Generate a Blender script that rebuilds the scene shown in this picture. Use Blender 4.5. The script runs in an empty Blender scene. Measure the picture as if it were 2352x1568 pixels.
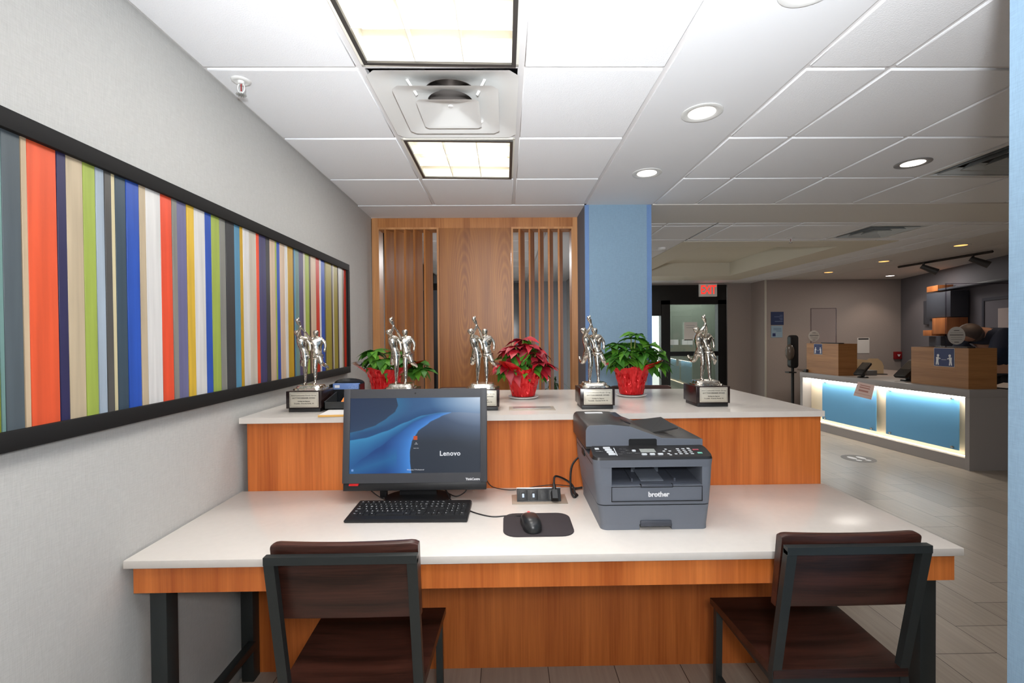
import bpy, bmesh, math, random
from mathutils import Vector, Matrix, Euler
from mathutils import noise as mnoise
PI = math.pi
random.seed(7)
SC = bpy.context.scene
COL = SC.collection

# ------------------------------------------------------------------ helpers
def lin(c):
    c = c / 255.0
    return c / 12.92 if c <= 0.04045 else ((c + 0.055) / 1.055) ** 2.4

def rgb(r, g, b):
    return (lin(r), lin(g), lin(b), 1.0)

def mat(name, col, rough=0.5, metal=0.0, spec=0.5, emit=0.0, ecol=None, var=0.0, scale=8.0, stretch=(1, 1, 1), bump=0.0,
        bscale=60.0, trans=0.0, coat=0.0, var2=None):
    m = bpy.data.materials.new(name)
    m.use_nodes = True
    nt = m.node_tree
    p = nt.nodes['Principled BSDF']
    p.inputs['Base Color'].default_value = col
    p.inputs['Roughness'].default_value = rough
    p.inputs['Metallic'].default_value = metal
    p.inputs['Specular IOR Level'].default_value = spec
    if coat:
        p.inputs['Coat Weight'].default_value = coat
        p.inputs['Coat Roughness'].default_value = 0.08
    if trans:
        p.inputs['Transmission Weight'].default_value = trans
    if emit:
        p.inputs['Emission Color'].default_value = ecol or col
        p.inputs['Emission Strength'].default_value = emit
    tc = None
    if var or bump:
        tc = nt.nodes.new('ShaderNodeTexCoord')
        mp = nt.nodes.new('ShaderNodeMapping')
        mp.inputs['Scale'].default_value = stretch
        nt.links.new(tc.outputs['Object'], mp.inputs['Vector'])
    if var:
        n = nt.nodes.new('ShaderNodeTexNoise')
        n.inputs['Scale'].default_value = scale
        n.inputs['Detail'].default_value = 6
        nt.links.new(mp.outputs[0], n.inputs['Vector'])
        mx = nt.nodes.new('ShaderNodeMix')
        mx.data_type = 'RGBA'
        d = var2 or tuple(max(0, c * (1 - var)) for c in col[:3]) + (1,)
        u = tuple(min(1, c * (1 + var)) for c in col[:3]) + (1,)
        cr = nt.nodes.new('ShaderNodeMapRange')
        cr.inputs[1].default_value = 0.3
        cr.inputs[2].default_value = 0.7
        nt.links.new(n.outputs['Fac'], cr.inputs[0])
        nt.links.new(cr.outputs[0], mx.inputs['Factor'])
        mx.inputs[6].default_value = d
        mx.inputs[7].default_value = u
        nt.links.new(mx.outputs[2], p.inputs['Base Color'])
    if bump:
        n2 = nt.nodes.new('ShaderNodeTexNoise')
        n2.inputs['Scale'].default_value = bscale
        n2.inputs['Detail'].default_value = 4
        nt.links.new(mp.outputs[0], n2.inputs['Vector'])
        b = nt.nodes.new('ShaderNodeBump')
        b.inputs['Strength'].default_value = bump
        b.inputs['Distance'].default_value = 0.002
        nt.links.new(n2.outputs['Fac'], b.inputs['Height'])
        nt.links.new(b.outputs[0], p.inputs['Normal'])
    return m

def emat(name, col, s):
    m = bpy.data.materials.new(name)
    m.use_nodes = True
    nt = m.node_tree
    nt.nodes.clear()
    o = nt.nodes.new('ShaderNodeOutputMaterial')
    e = nt.nodes.new('ShaderNodeEmission')
    e.inputs[0].default_value = col
    e.inputs[1].default_value = s
    nt.links.new(e.outputs[0], o.inputs[0])
    return m

def wood(name, dark, light, axis='Z', scale=1.0, rough=0.4, contrast=1.0, cathedral=0.0):
    """long-grain veneer: stretched noise plus fine pores, grain running along AXIS"""
    m = bpy.data.materials.new(name)
    m.use_nodes = True
    nt = m.node_tree
    N = nt.nodes.new
    L = nt.links.new
    p = nt.nodes['Principled BSDF']
    p.inputs['Roughness'].default_value = rough
    tc = N('ShaderNodeTexCoord')
    def mp(s):
        a = N('ShaderNodeMapping')
        a.inputs['Scale'].default_value = s
        L(tc.outputs['Object'], a.inputs[0])
        return a
    k = 0.06
    sv = {'H': (k, k, 1), 'Z': (1, 1, k), 'X': (k, 1, 1), 'Y': (1, k, 1)}[axis]
    n1 = N('ShaderNodeTexNoise'); n1.inputs['Scale'].default_value = 9 * scale; n1.inputs['Detail'].default_value = 3
    n2 = N('ShaderNodeTexNoise'); n2.inputs['Scale'].default_value = 90 * scale; n2.inputs['Detail'].default_value = 5
    a = mp(sv); b = mp(tuple(v if v == 1 else .03 for v in sv))
    L(a.outputs[0], n1.inputs[0]); L(b.outputs[0], n2.inputs[0])
    add = N('ShaderNodeMath'); add.operation = 'MULTIPLY_ADD'
    add.inputs[1].default_value = 0.55
    L(n2.outputs[0], add.inputs[0]); L(n1.outputs[0], add.inputs[2])
    src = add
    if cathedral:
        def mth(op, a_, b_=None):
            n_ = N('ShaderNodeMath'); n_.operation = op
            for i_, x_ in enumerate((a_, b_)):
                if x_ is None: continue
                if isinstance(x_, (int, float)): n_.inputs[i_].default_value = x_
                else: L(x_, n_.inputs[i_])
            return n_.outputs[0]
        sp = N('ShaderNodeSeparateXYZ'); L(tc.outputs['Object'], sp.inputs[0])
        nw = N('ShaderNodeTexNoise'); nw.inputs['Scale'].default_value = 7; nw.inputs['Detail'].default_value = 2
        cm = N('ShaderNodeMapping'); cm.inputs['Scale'].default_value = (1, 1, .45); L(tc.outputs['Object'], cm.inputs[0]); L(cm.outputs[0], nw.inputs[0])
        wob = mth('MULTIPLY', mth('SUBTRACT', nw.outputs[0], .5), .035)
        xx = mth('DIVIDE', mth('ADD', sp.outputs[0], .345), .345)
        px = mth('MULTIPLY', mth('SUBTRACT', xx, mth('ROUND', xx)), .345)
        px = mth('ADD', px, mth('MULTIPLY', wob, .45))
        zz = mth('MULTIPLY', mth('ABSOLUTE', mth('SUBTRACT', sp.outputs[2], 1.70)), .15)
        rr_ = mth('ADD', mth('SQRT', mth('ADD', mth('MULTIPLY', px, px), mth('MULTIPLY', zz, zz))), mth('MULTIPLY', wob, .5))
        sw = mth('MULTIPLY', mth('ADD', mth('SINE', mth('MULTIPLY', rr_, 400.0)), 1.0), .5)
        class W_: pass
        w = W_(); fd = mth('MINIMUM', 1.0, mth('MAXIMUM', .22, mth('SUBTRACT', 1.25, mth('MULTIPLY', rr_, 7.0)))); w.outputs = {'Fac': mth('MULTIPLY', mth('POWER', sw, 1.6), fd)}
        ad2 = N('ShaderNodeMath'); ad2.operation = 'MULTIPLY_ADD'; ad2.inputs[1].default_value = cathedral
        L(w.outputs['Fac'], ad2.inputs[0]); L(add.outputs[0], ad2.inputs[2])
        src = ad2
    mr = N('ShaderNodeMapRange')
    mr.inputs[1].default_value = 0.78 - .2 / contrast
    mr.inputs[2].default_value = 0.78 + .2 / contrast + cathedral
    L(src.outputs[0], mr.inputs[0])
    mx = N('ShaderNodeMix'); mx.data_type = 'RGBA'
    mx.inputs[6].default_value = dark; mx.inputs[7].default_value = light
    L(mr.outputs[0], mx.inputs['Factor'])
    L(mx.outputs[2], p.inputs['Base Color'])
    return m

class G:
    """collects shapes into one mesh"""
    def __init__(s):
        s.bm = bmesh.new(); s.mi = 0; s.M = Matrix.Identity(4)
    def m(s, i):
        s.mi = i; return s
    def v(s, p):
        return s.bm.verts.new(s.M @ Vector(p))
    def f(s, vs):
        try:
            fc = s.bm.faces.new(vs); fc.material_index = s.mi; return fc
        except ValueError:
            return None
    def quad(s, *ps):
        return s.f([s.v(p) for p in ps])
    def box(s, a, b, bev=0.0, seg=2):
        x0, y0, z0 = a; x1, y1, z1 = b
        c = [s.v((x, y, z)) for z in (z0, z1) for x, y in ((x0, y0), (x1, y0), (x1, y1), (x0, y1))]
        fs = [s.f([c[i] for i in q]) for q in ((3, 2, 1, 0), (4, 5, 6, 7), (0, 1, 5, 4), (1, 2, 6, 5), (2, 3, 7, 6), (3, 0, 4, 7))]
        if bev:
            es = {e for f in fs for e in f.edges}
            r = bmesh.ops.bevel(s.bm, geom=list(es), offset=bev, segments=seg, affect='EDGES', profile=.5)
            for f in r['faces']: f.material_index = s.mi
        return s
    def hexa(s, bot, top):
        """box from four bottom and four top corner points"""
        c = [s.v(p) for p in list(bot) + list(top)]
        for q in ((3, 2, 1, 0), (4, 5, 6, 7), (0, 1, 5, 4), (1, 2, 6, 5), (2, 3, 7, 6), (3, 0, 4, 7)):
            s.f([c[i] for i in q])
        return s
    def prism(s, pts, axis, a, b, bev=0.0):
        """polygon pts (2D) extruded along an axis between a and b. axis X: pts=(y,z), Y: (x,z), Z: (x,y)"""
        def P(u, v, w):
            return {'X': (w, u, v), 'Y': (u, w, v), 'Z': (u, v, w)}[axis]
        A = [s.v(P(u, v, a)) for u, v in pts]; B = [s.v(P(u, v, b)) for u, v in pts]
        n = len(pts); fs = [s.f(A), s.f(B[::-1])]
        for i in range(n):
            fs.append(s.f([A[i], B[i], B[(i + 1) % n], A[(i + 1) % n]]))
        fs = [f for f in fs if f]
        bmesh.ops.recalc_face_normals(s.bm, faces=fs)
        if bev:
            es = set(fs[0].edges) | set(fs[1].edges)
            r = bmesh.ops.bevel(s.bm, geom=list(es), offset=bev, segments=2, affect='EDGES', profile=.5)
            for f in r['faces']: f.material_index = s.mi
        return s
    def lathe(s, prof, n=32, c=(0, 0, 0), cap=True):
        rows = []
        for r, z in prof:
            rows.append([s.v((c[0] + r * math.cos(2 * PI * i / n), c[1] + r * math.sin(2 * PI * i / n), c[2] + z)) for i in range(n)])
        for a, b in zip(rows, rows[1:]):
            for i in range(n):
                s.f([a[i], a[(i + 1) % n], b[(i + 1) % n], b[i]])
        if cap:
            s.f(rows[0][::-1]); s.f(rows[-1])
        return s
    def tube(s, pts, r, n=8, cap=True):
        pts = [Vector(p) for p in pts]
        rs = r if isinstance(r, (list, tuple)) else [r] * len(pts)
        rows = []; up = None
        for i, p in enumerate(pts):
            t = (pts[min(i + 1, len(pts) - 1)] - pts[max(i - 1, 0)]).normalized()
            if up is None:
                up = Vector((0, 0, 1)) if abs(t.z) < .9 else Vector((1, 0, 0))
            a = t.cross(up).normalized(); b = a.cross(t).normalized(); up = b
            rows.append([s.v(p + rs[i] * (math.cos(2 * PI * k / n) * a + math.sin(2 * PI * k / n) * b)) for k in range(n)])
        for a, b in zip(rows, rows[1:]):
            for i in range(n):
                s.f([a[i], a[(i + 1) % n], b[(i + 1) % n], b[i]])
        if cap:
            s.f(rows[0][::-1]); s.f(rows[-1])
        return s
    def ball(s, c, r, sc=(1, 1, 1), u=16, v=10):
        mtx = s.M @ Matrix.Translation(c) @ Matrix.Diagonal((r * sc[0], r * sc[1], r * sc[2], 1))
        q = bmesh.ops.create_uvsphere(s.bm, u_segments=u, v_segments=v, radius=1, matrix=mtx)
        for vv in q['verts']:
            for f in vv.link_faces: f.material_index = s.mi
        return s

def obj(name, g, ms, parent=None, smooth=40, loc=None):
    bm = g.bm
    bmesh.ops.remove_doubles(bm, verts=bm.verts, dist=1e-6)
    bmesh.ops.recalc_face_normals(bm, faces=bm.faces) if smooth != -1 else None
    me = bpy.data.meshes.new(name)
    bm.to_mesh(me); bm.free()
    for m in (ms if isinstance(ms, (list, tuple)) else [ms]):
        me.materials.append(m)
    if smooth and smooth > 0:
        me.shade_smooth()
        me.set_sharp_from_angle(angle=math.radians(smooth))
    o = bpy.data.objects.new(name, me)
    COL.objects.link(o)
    if parent: o.parent = parent
    if loc: o.location = loc
    return o

def tag(o, label, cat, group=None, kind=None):
    o['label'] = label; o['category'] = cat
    if group: o['group'] = group
    if kind: o['kind'] = kind
    return o

def thing(name, label, cat, loc=(0, 0, 0), rz=0.0, group=None):
    o = bpy.data.objects.new(name, None)
    o.empty_display_size = .05
    COL.objects.link(o)
    o.location = loc; o.rotation_euler = (0, 0, rz)
    return tag(o, label, cat, group)

def struct(name, g, ms, smooth=40):
    o = obj(name, g, ms, None, smooth)
    o['kind'] = 'structure'
    return o

def dup(root, loc, label, rz=None, group=None):
    r = root.copy(); COL.objects.link(r)
    r.location = loc
    if rz is not None: r.rotation_euler = (0, 0, rz)
    r['label'] = label
    if group: r['group'] = group
    for ch in list(root.children):
        c = ch.copy(); COL.objects.link(c); c.parent = r
        for g2 in ch.children:
            d = g2.copy(); COL.objects.link(d); d.parent = c
    return r

def text_mesh(lines, m4, res=2):
    """font outlines -> one mesh. lines: (string, size, x, y, align[, xscale])"""
    bm = bmesh.new()
    for ln in lines:
        s, size, x, y, al = ln[:5]
        cu = bpy.data.curves.new('t', 'FONT')
        cu.body = s; cu.size = size; cu.align_x = al; cu.align_y = 'CENTER'
        cu.resolution_u = res; cu.fill_mode = 'FRONT'
        if len(ln) > 5: cu.space_character = ln[5]
        if len(ln) > 6: cu.offset = ln[6]
        ob = bpy.data.objects.new('t', cu)
        COL.objects.link(ob)
        dg = bpy.context.evaluated_depsgraph_get()
        me = bpy.data.meshes.new_from_object(ob.evaluated_get(dg))
        me.transform(Matrix.Translation((x, y, 0)))
        bm.from_mesh(me)
        bpy.data.objects.remove(ob); bpy.data.curves.remove(cu); bpy.data.meshes.remove(me)
    bm.transform(m4)
    return bm

def lettering(name, lines, m4, ms, parent, res=2):
    g = G(); g.bm.free(); g.bm = text_mesh(lines, m4, res)
    return obj(name, g, ms, parent, smooth=-1)

FRONT = Matrix.Rotation(PI / 2, 4, 'X')          # text plane facing -Y
def at(x, y, z, R=FRONT):
    return Matrix.Translation((x, y, z)) @ R

def curve_pts(pts, n=8):
    """Catmull-Rom through points"""
    P = [Vector(p) for p in pts]; P = [2 * P[0] - P[1]] + P + [2 * P[-1] - P[-2]]
    out = []
    for i in range(1, len(P) - 2):
        for k in range(n):
            t = k / n
            a, b, c, d = P[i - 1:i + 3]
            out.append(.5 * ((2 * b) + (c - a) * t + (2 * a - 5 * b + 4 * c - d) * t * t + (3 * b - a - 3 * c + d) * t ** 3))
    out.append(P[-2])
    return out

def rrect(x0, y0, x1, y1, r, n=6):
    o = []
    for cx, cy, a0 in ((x1 - r, y1 - r, 0), (x0 + r, y1 - r, 90), (x0 + r, y0 + r, 180), (x1 - r, y0 + r, 270)):
        for i in range(n + 1):
            a = math.radians(a0 + 90 * i / n)
            o.append((cx + r * math.cos(a), cy + r * math.sin(a)))
    return o

def skin(name, verts, edges, ms, parent, sub=2, root=0):
    """one continuous body grown over a skeleton; verts: (x,y,z,r[,ry])"""
    me = bpy.data.meshes.new(name)
    me.from_pydata([v[:3] for v in verts], edges, [])
    o = bpy.data.objects.new(name, me); COL.objects.link(o)
    sk = o.modifiers.new('s', 'SKIN'); sk.use_smooth_shade = True
    for i, v in enumerate(verts):
        d = me.skin_vertices[0].data[i]
        d.radius = (v[3], v[4] if len(v) > 4 else v[3]); d.use_root = (i == root)
    sb = o.modifiers.new('b', 'SUBSURF'); sb.levels = sub; sb.render_levels = sub
    dg = bpy.context.evaluated_depsgraph_get()
    new = bpy.data.meshes.new_from_object(o.evaluated_get(dg))
    o.modifiers.clear(); o.data = new; bpy.data.meshes.remove(me)
    for m in (ms if isinstance(ms, (list, tuple)) else [ms]): new.materials.append(m)
    new.shade_smooth()
    new.name = name
    if parent: o.parent = parent
    return o

# ------------------------------------------------------------------ materials
WHITE_TILE = mat('ceiling tile', rgb(246, 247, 250), .9, bump=.5, bscale=220)
TBAR = mat('ceiling grid bar', rgb(226, 224, 224), .6)
GYP = mat('gypsum paint', rgb(236, 237, 240), .85, bump=.1, bscale=300)
GYPB = mat('beige ceiling paint', rgb(232, 229, 224), .85)
def wallpaper(name, c):
    m = mat(name, c, .8)
    nt = m.node_tree; N = nt.nodes.new; L = nt.links.new
    p = nt.nodes['Principled BSDF']
    tc = N('ShaderNodeTexCoord'); 
    outs = []
    for s in ((40, 40, 520), (520, 520, 40)):
        mp = N('ShaderNodeMapping'); mp.inputs['Scale'].default_value = s; L(tc.outputs['Object'], mp.inputs[0])
        n = N('ShaderNodeTexNoise'); n.inputs['Scale'].default_value = 1.0; n.inputs['Detail'].default_value = 2
        L(mp.outputs[0], n.inputs[0]); outs.append(n)
    a = N('ShaderNodeMath'); a.operation = 'ADD'; L(outs[0].outputs[0], a.inputs[0]); L(outs[1].outputs[0], a.inputs[1])
    b = N('ShaderNodeBump'); b.inputs['Strength'].default_value = .35; b.inputs['Distance'].default_value = .001
    L(a.outputs[0], b.inputs['Height']); L(b.outputs[0], p.inputs['Normal'])
    mr = N('ShaderNodeMapRange'); mr.inputs[1].default_value = .6; mr.inputs[2].default_value = 1.4
    L(a.outputs[0], mr.inputs[0])
    mx = N('ShaderNodeMix'); mx.data_type = 'RGBA'; L(mr.outputs[0], mx.inputs['Factor'])
    mx.inputs[6].default_value = tuple(x * .9 for x in c[:3]) + (1,); mx.inputs[7].default_value = tuple(min(1, x * 1.08) for x in c[:3]) + (1,)
    L(mx.outputs[2], p.inputs['Base Color'])
    return m
WALLP = wallpaper('grey woven wallpaper', rgb(187, 186, 183))
BEIGE = wallpaper('beige lobby wallpaper', rgb(168, 156, 150))
BLUE = wallpaper("blue fabric wallcovering", rgb(131, 159, 182))
DARKGREY = mat('dark grey wall paint', rgb(112, 110, 116), .8)
PLAINWALL = mat('plain wall paint', rgb(205, 203, 200), .85)
QUARTZ = mat('white quartz', rgb(221, 214, 207), .19, spec=.5, var=.015, scale=40)
CHERRY = wood('cherry veneer', rgb(172, 84, 30), rgb(226, 130, 62), 'Z', 1.3, .38, .7)
OAK = wood('oak veneer', rgb(152, 90, 42), rgb(200, 136, 78), 'Z', 1.2, .42, .8)
OAKC = wood('oak cathedral veneer', rgb(128, 72, 26), rgb(182, 118, 52), 'Z', 1.2, .42, .8, cathedral=.30)
OAKTRIM = wood('pale oak trim', rgb(180, 122, 72), rgb(212, 154, 100), 'Z', 1.5, .42)
GUNMETAL = mat('dark gunmetal steel', rgb(58, 62, 62), .42, .55, bump=.05)
ESPRESSO = wood('espresso stained wood', rgb(34, 16, 11), rgb(74, 40, 31), 'X', 2.6, .34, 1.1)
BLKPL = mat('black plastic', rgb(26, 26, 28), .42, bump=.15, bscale=900)
GREYPL = mat('charcoal plastic', rgb(62, 63, 68), .5, bump=.2, bscale=1200)
PRN = mat('slate grey printer plastic', rgb(106, 111, 121), .48, bump=.2, bscale=1200)
PRND = mat('dark grey printer plastic', rgb(48, 47, 47), .4, bump=.2, bscale=1200)
GAP = mat('shadow gap black', rgb(10, 10, 12), .6)
LETW = mat('white print', rgb(232, 232, 235), .6)
LETG = mat('grey print', rgb(150, 150, 152), .6)
INK = mat('dark print', rgb(46, 42, 40), .7)
SILVER = mat('polished silver plate', rgb(206, 200, 190), .2, 1.0, var=.1, scale=60, bump=.45, bscale=75)
ALU = mat('brushed aluminium', rgb(176, 168, 158), .36, 1.0)
PLQ = mat('pewter plaque', rgb(202, 196, 182), .42, .35)
BASEW = mat('dark lacquered wood', rgb(34, 22, 22), .25)
FOILR = mat('red metallic foil', rgb(206, 12, 20), .15, .5, spec=.9, bump=1.0, bscale=90)
FOILS = mat('silver foil lining', rgb(200, 200, 204), .16, 1.0)
LEAF = mat('green leaf', rgb(44, 92, 22), .5, spec=.3, var=.35, scale=30)
LEAF2 = mat('light green leaf', rgb(76, 126, 34), .5, spec=.3, var=.3, scale=30)
BRACT = mat('red bract', rgb(132, 14, 30), .5, var=.35, scale=30)
STEM = mat('plant stem', rgb(120, 130, 60), .6)
SOIL = mat('soil', rgb(50, 36, 26), .9)
WHITEPL = mat('white plastic', rgb(232, 230, 228), .4)
WHITEMET = mat('white painted metal', rgb(232, 232, 230), .45)
CHROME = mat('chrome', rgb(210, 210, 212), .15, 1.0)
PAPER = mat('white paper', rgb(226, 222, 218), .8)
NAVYP = mat('navy sign print', rgb(40, 54, 104), .5)
BLACKM = mat('black anodised frame', rgb(14, 14, 15), .35)
REDS = mat('red plastic', rgb(206, 24, 26), .4)
TUBE = emat('fluorescent lamp', (1.0, .93, .78, 1), 5.5)
LENS = emat('downlight lens', (1.0, .92, .82, 1), 3.0)
LENSW = emat('warm downlight lens', (1.0, .42, .12, 1), 2.1)
LED = emat('led strip', (1.0, .92, .80, 1), 45.0)
LEDW = emat('warm led strip', (1.0, .82, .58, 1), 11.0)
SKIN = mat('skin', rgb(196, 150, 124), .55)
HAIR = mat('grey brown hair', rgb(84, 74, 68), .6)
NAVYC = mat('navy cloth', rgb(22, 38, 62), .8)
def glassmat(name, tint, fac):
    m = bpy.data.materials.new(name); m.use_nodes = True
    nt = m.node_tree; nt.nodes.clear()
    o = nt.nodes.new('ShaderNodeOutputMaterial'); t = nt.nodes.new('ShaderNodeBsdfTransparent'); g = nt.nodes.new('ShaderNodeBsdfGlossy')
    t.inputs[0].default_value = tint; g.inputs['Roughness'].default_value = .02
    mx = nt.nodes.new('ShaderNodeMixShader'); mx.inputs[0].default_value = fac
    nt.links.new(t.outputs[0], mx.inputs[1]); nt.links.new(g.outputs[0], mx.inputs[2]); nt.links.new(mx.outputs[0], o.inputs[0])
    return m
GLASS = glassmat('door glass', (.86, .9, .87, 1), .12)
ACRYL = glassmat('clear acrylic', (.97, .96, .98, 1), .04)

# ------------------------------------------------------------------ shell
H = 2.433
# floor: plank tile running away from the camera, one third offset per row
def floor_mat():
    m = bpy.data.materials.new('wood look plank tile'); m.use_nodes = True
    nt = m.node_tree; N = nt.nodes.new; L = nt.links.new
    p = nt.nodes['Principled BSDF']; p.inputs['Roughness'].default_value = .35
    tc = N('ShaderNodeTexCoord')
    sep = N('ShaderNodeSeparateXYZ'); L(tc.outputs['Object'], sep.inputs[0])
    def math_(op, a, b=None):
        n = N('ShaderNodeMath'); n.operation = op
        for i, x in enumerate((a, b)):
            if x is None: continue
            if isinstance(x, (int, float)): n.inputs[i].default_value = x
            else: L(x, n.inputs[i])
        return n.outputs[0]
    W, LN = .285, .56
    u = math_('DIVIDE', math_('SUBTRACT', sep.outputs[0], 3.02), W)
    row = math_('FLOOR', u); fu = math_('FRACT', u)
    v = math_('ADD', math_('DIVIDE', math_('SUBTRACT', sep.outputs[1], 3.285), LN), math_('MULTIPLY', row, -.3333))
    fv = math_('FRACT', v); colr = math_('FLOOR', v)
    gu = math_('MINIMUM', fu, math_('SUBTRACT', 1, fu)); gv = math_('MINIMUM', fv, math_('SUBTRACT', 1, fv))
    g1 = math_('LESS_THAN', math_('MULTIPLY', gu, W), .0016); g2 = math_('LESS_THAN', math_('MULTIPLY', gv, LN), .0016)
    gr = math_('MAXIMUM', g1, g2)
    cb = N('ShaderNodeCombineXYZ'); L(row, cb.inputs[0]); L(colr, cb.inputs[1])
    wn = N('ShaderNodeTexWhiteNoise'); wn.noise_dimensions = '2D'; L(cb.outputs[0], wn.inputs['Vector'])
    mp = N('ShaderNodeMapping'); mp.inputs['Scale'].default_value = (60, 2.5, 1); L(tc.outputs['Object'], mp.inputs[0])
    ad = N('ShaderNodeVectorMath'); ad.operation = 'ADD'; L(mp.outputs[0], ad.inputs[0]); L(wn.outputs['Color'], ad.inputs[1])
    nz = N('ShaderNodeTexNoise'); nz.inputs['Scale'].default_value = 1; nz.inputs['Detail'].default_value = 4; L(ad.outputs[0], nz.inputs[0])
    f = math_('ADD', math_('MULTIPLY', nz.outputs[0], .7), math_('MULTIPLY', wn.outputs['Value'], .3))
    mx = N('ShaderNodeMix'); mx.data_type = 'RGBA'; L(f, mx.inputs['Factor'])
    mx.inputs[6].default_value = rgb(132, 122, 111); mx.inputs[7].default_value = rgb(182, 171, 158)
    m2 = N('ShaderNodeMix'); m2.data_type = 'RGBA'; L(gr, m2.inputs['Factor']); L(mx.outputs[2], m2.inputs[6])
    m2.inputs[7].default_value = rgb(52, 46, 42)
    L(m2.outputs[2], p.inputs['Base Color'])
    return m
g = G(); g.box((-1.4, -1.75, -.1), (8.2, 9.2, 0)); struct('floor', g, floor_mat(), 0)

# ceiling tiles (tegular, dropped below the grid bars)
TX0, TX1 = -.54, .07
YL = [-1.6 + 0] + [1.743 + .608 * k for k in range(-5, 3)] + [3.545]
g = G()
def tiles(xs, ys, skip=()):
    for i in range(len(xs) - 1):
        for j in range(len(ys) - 1):
            if (i, j) in skip: continue
            x0, x1, y0, y1 = xs[i], xs[i + 1], ys[j], ys[j + 1]
            if x1 - x0 < .03 or y1 - y0 < .03: continue
            g.m(0).box((x0 + .0105, y0 + .0105, H), (x1 - .0105, y1 - .0105, H + .02), .003, 1)
    g.m(1)
    for x in xs: g.box((x - .014, ys[0], H + .008), (x + .014, ys[-1], H + .03))
    for y in ys: g.box((xs[0], y - .012, H + .0085), (xs[-1], y + .012, H + .0295))
YN = [-1.6] + [round(1.743 + .608 * k, 4) for k in range(-5, 3)] + [3.545]
iy = YN.index(1.743)
tiles([-1.13, TX0, TX1, .622], YN, {(1, iy - 1), (1, iy), (1, iy + 1), (1, iy - 3)})
tiles([1.155] + [1.485 + .608 * k for k in range(0, 11)], YN, {(3, iy + 1)})
YF = [4.145] + [4.25 + .605 * k for k in range(0, 9)]
XF = [1.185, 1.485, 2.11, 2.735, 3.42, 4.05, 4.67, 4.98]
def cut(vals, lo, hi): return [lo] + [v for v in vals if lo + .04 < v < hi - .04] + [hi]
tiles(cut(XF, 1.185, 1.95), YF)
tiles(cut(XF, 1.95, 4.32), cut(YF, 4.145, 4.96), {(3, 1)})
tiles(cut(XF, 4.32, 4.98), YF)
tiles(cut(XF, 1.95, 4.32), cut(YF, 8.45, 9.0))
tiles([-1.13, -.54, .07, .40], [3.95] + [4.25 + .605 * k for k in range(0, 8)], {(1, 2)})
struct('ceiling', g, [WHITE_TILE, TBAR])
g = G()
g.box((.634, -1.6, H), (1.143, 3.545, H + .03), 0)                    # strip with the downlights
g.box((-1.13, 3.557, H), (.622, 3.94, H + .03))                       # plain band in front of the timber screen
g.box((.41, 3.95, H), (1.13, 9.0, H + .03))
struct('ceiling.001', g, GYP)
g = G(); g.box((1.155, 3.557, H), (8.1, 4.135, H + .03)); struct('ceiling.002', g, GYPB)
# tray recess
g = G()
tx0, tx1, ty0, ty1 = 2.26, 3.87, 5.26, 7.82
ox0, ox1, oy0, oy1 = 1.95, 4.32, 4.96, 8.45
for a, b in (((ox0, oy0), (ox1, ty0)), ((ox0, ty1), (ox1, oy1)), ((ox0, ty0), (tx0, ty1)), ((tx1, ty0), (ox1, ty1))):
    g.box((a[0], a[1], H - .004), (b[0], b[1], H + .03))
for a, b in (((tx0 - .02, ty0 - .02), (tx1 + .02, ty0 + .004)), ((tx0 - .02, ty1 - .004), (tx1 + .02, ty1 + .02)), ((tx0 - .02, ty0), (tx0 + .004, ty1)), ((tx1 - .004, ty0), (tx1 + .02, ty1))):
    g.box((a[0], a[1], H - .0045), (b[0], b[1], H + .24))
g.box((tx0 - .03, ty0 - .03, H + .22), (tx1 + .03, ty1 + .03, H + .25))
struct('ceiling.003', g, mat('tray paint', rgb(226, 220, 204), .85))
g = G()
g.box((4.99, 4.15, H), (5.70, 9.1, H + .03)); g.box((5.71, 4.15, H), (8.1, 9.1, H + .03)); 
struct('ceiling.004', g, GYPB)
g = G(); g.box((-1.5, -1.8, H + .3), (8.3, 9.3, H + .34)); struct('ceiling.005', g, GYP)       # slab over the tiles

def wallbox(name, a, b, m):
    g = G(); g.box(a, b); return struct(name, g, m, 0)
wallbox('wall_left', (-1.25, -1.75, 0), (-1.13, 3.90, H + .3), WALLP)
wallbox('wall_left.001', (-1.42, 4.04, 0), (-1.32, 9.2, H + .3), mat('dark taupe wall', rgb(84, 72, 64), .8))
wallbox('wall_rear', (-1.4, -1.75, 0), (8.2, -1.6, H + .3), PLAINWALL)
wallbox('wall_right', (1.168, -1.6, 0), (1.38, 1.045, H + .3), BLUE)
wallbox('wall_right.001', (1.145, 3.92, 0), (1.24, 9.0, H + .3), PLAINWALL)
# blue column with darker returns
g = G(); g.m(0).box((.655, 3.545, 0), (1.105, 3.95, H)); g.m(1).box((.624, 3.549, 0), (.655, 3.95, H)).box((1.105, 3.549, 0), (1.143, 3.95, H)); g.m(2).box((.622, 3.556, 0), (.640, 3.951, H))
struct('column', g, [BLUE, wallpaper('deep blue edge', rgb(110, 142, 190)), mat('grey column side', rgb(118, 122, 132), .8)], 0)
wallbox('wall_back', (-1.4, 8.5, 0), (1.2, 8.62, H + .3), mat('back room grey', rgb(160, 164, 170), .8))
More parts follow.
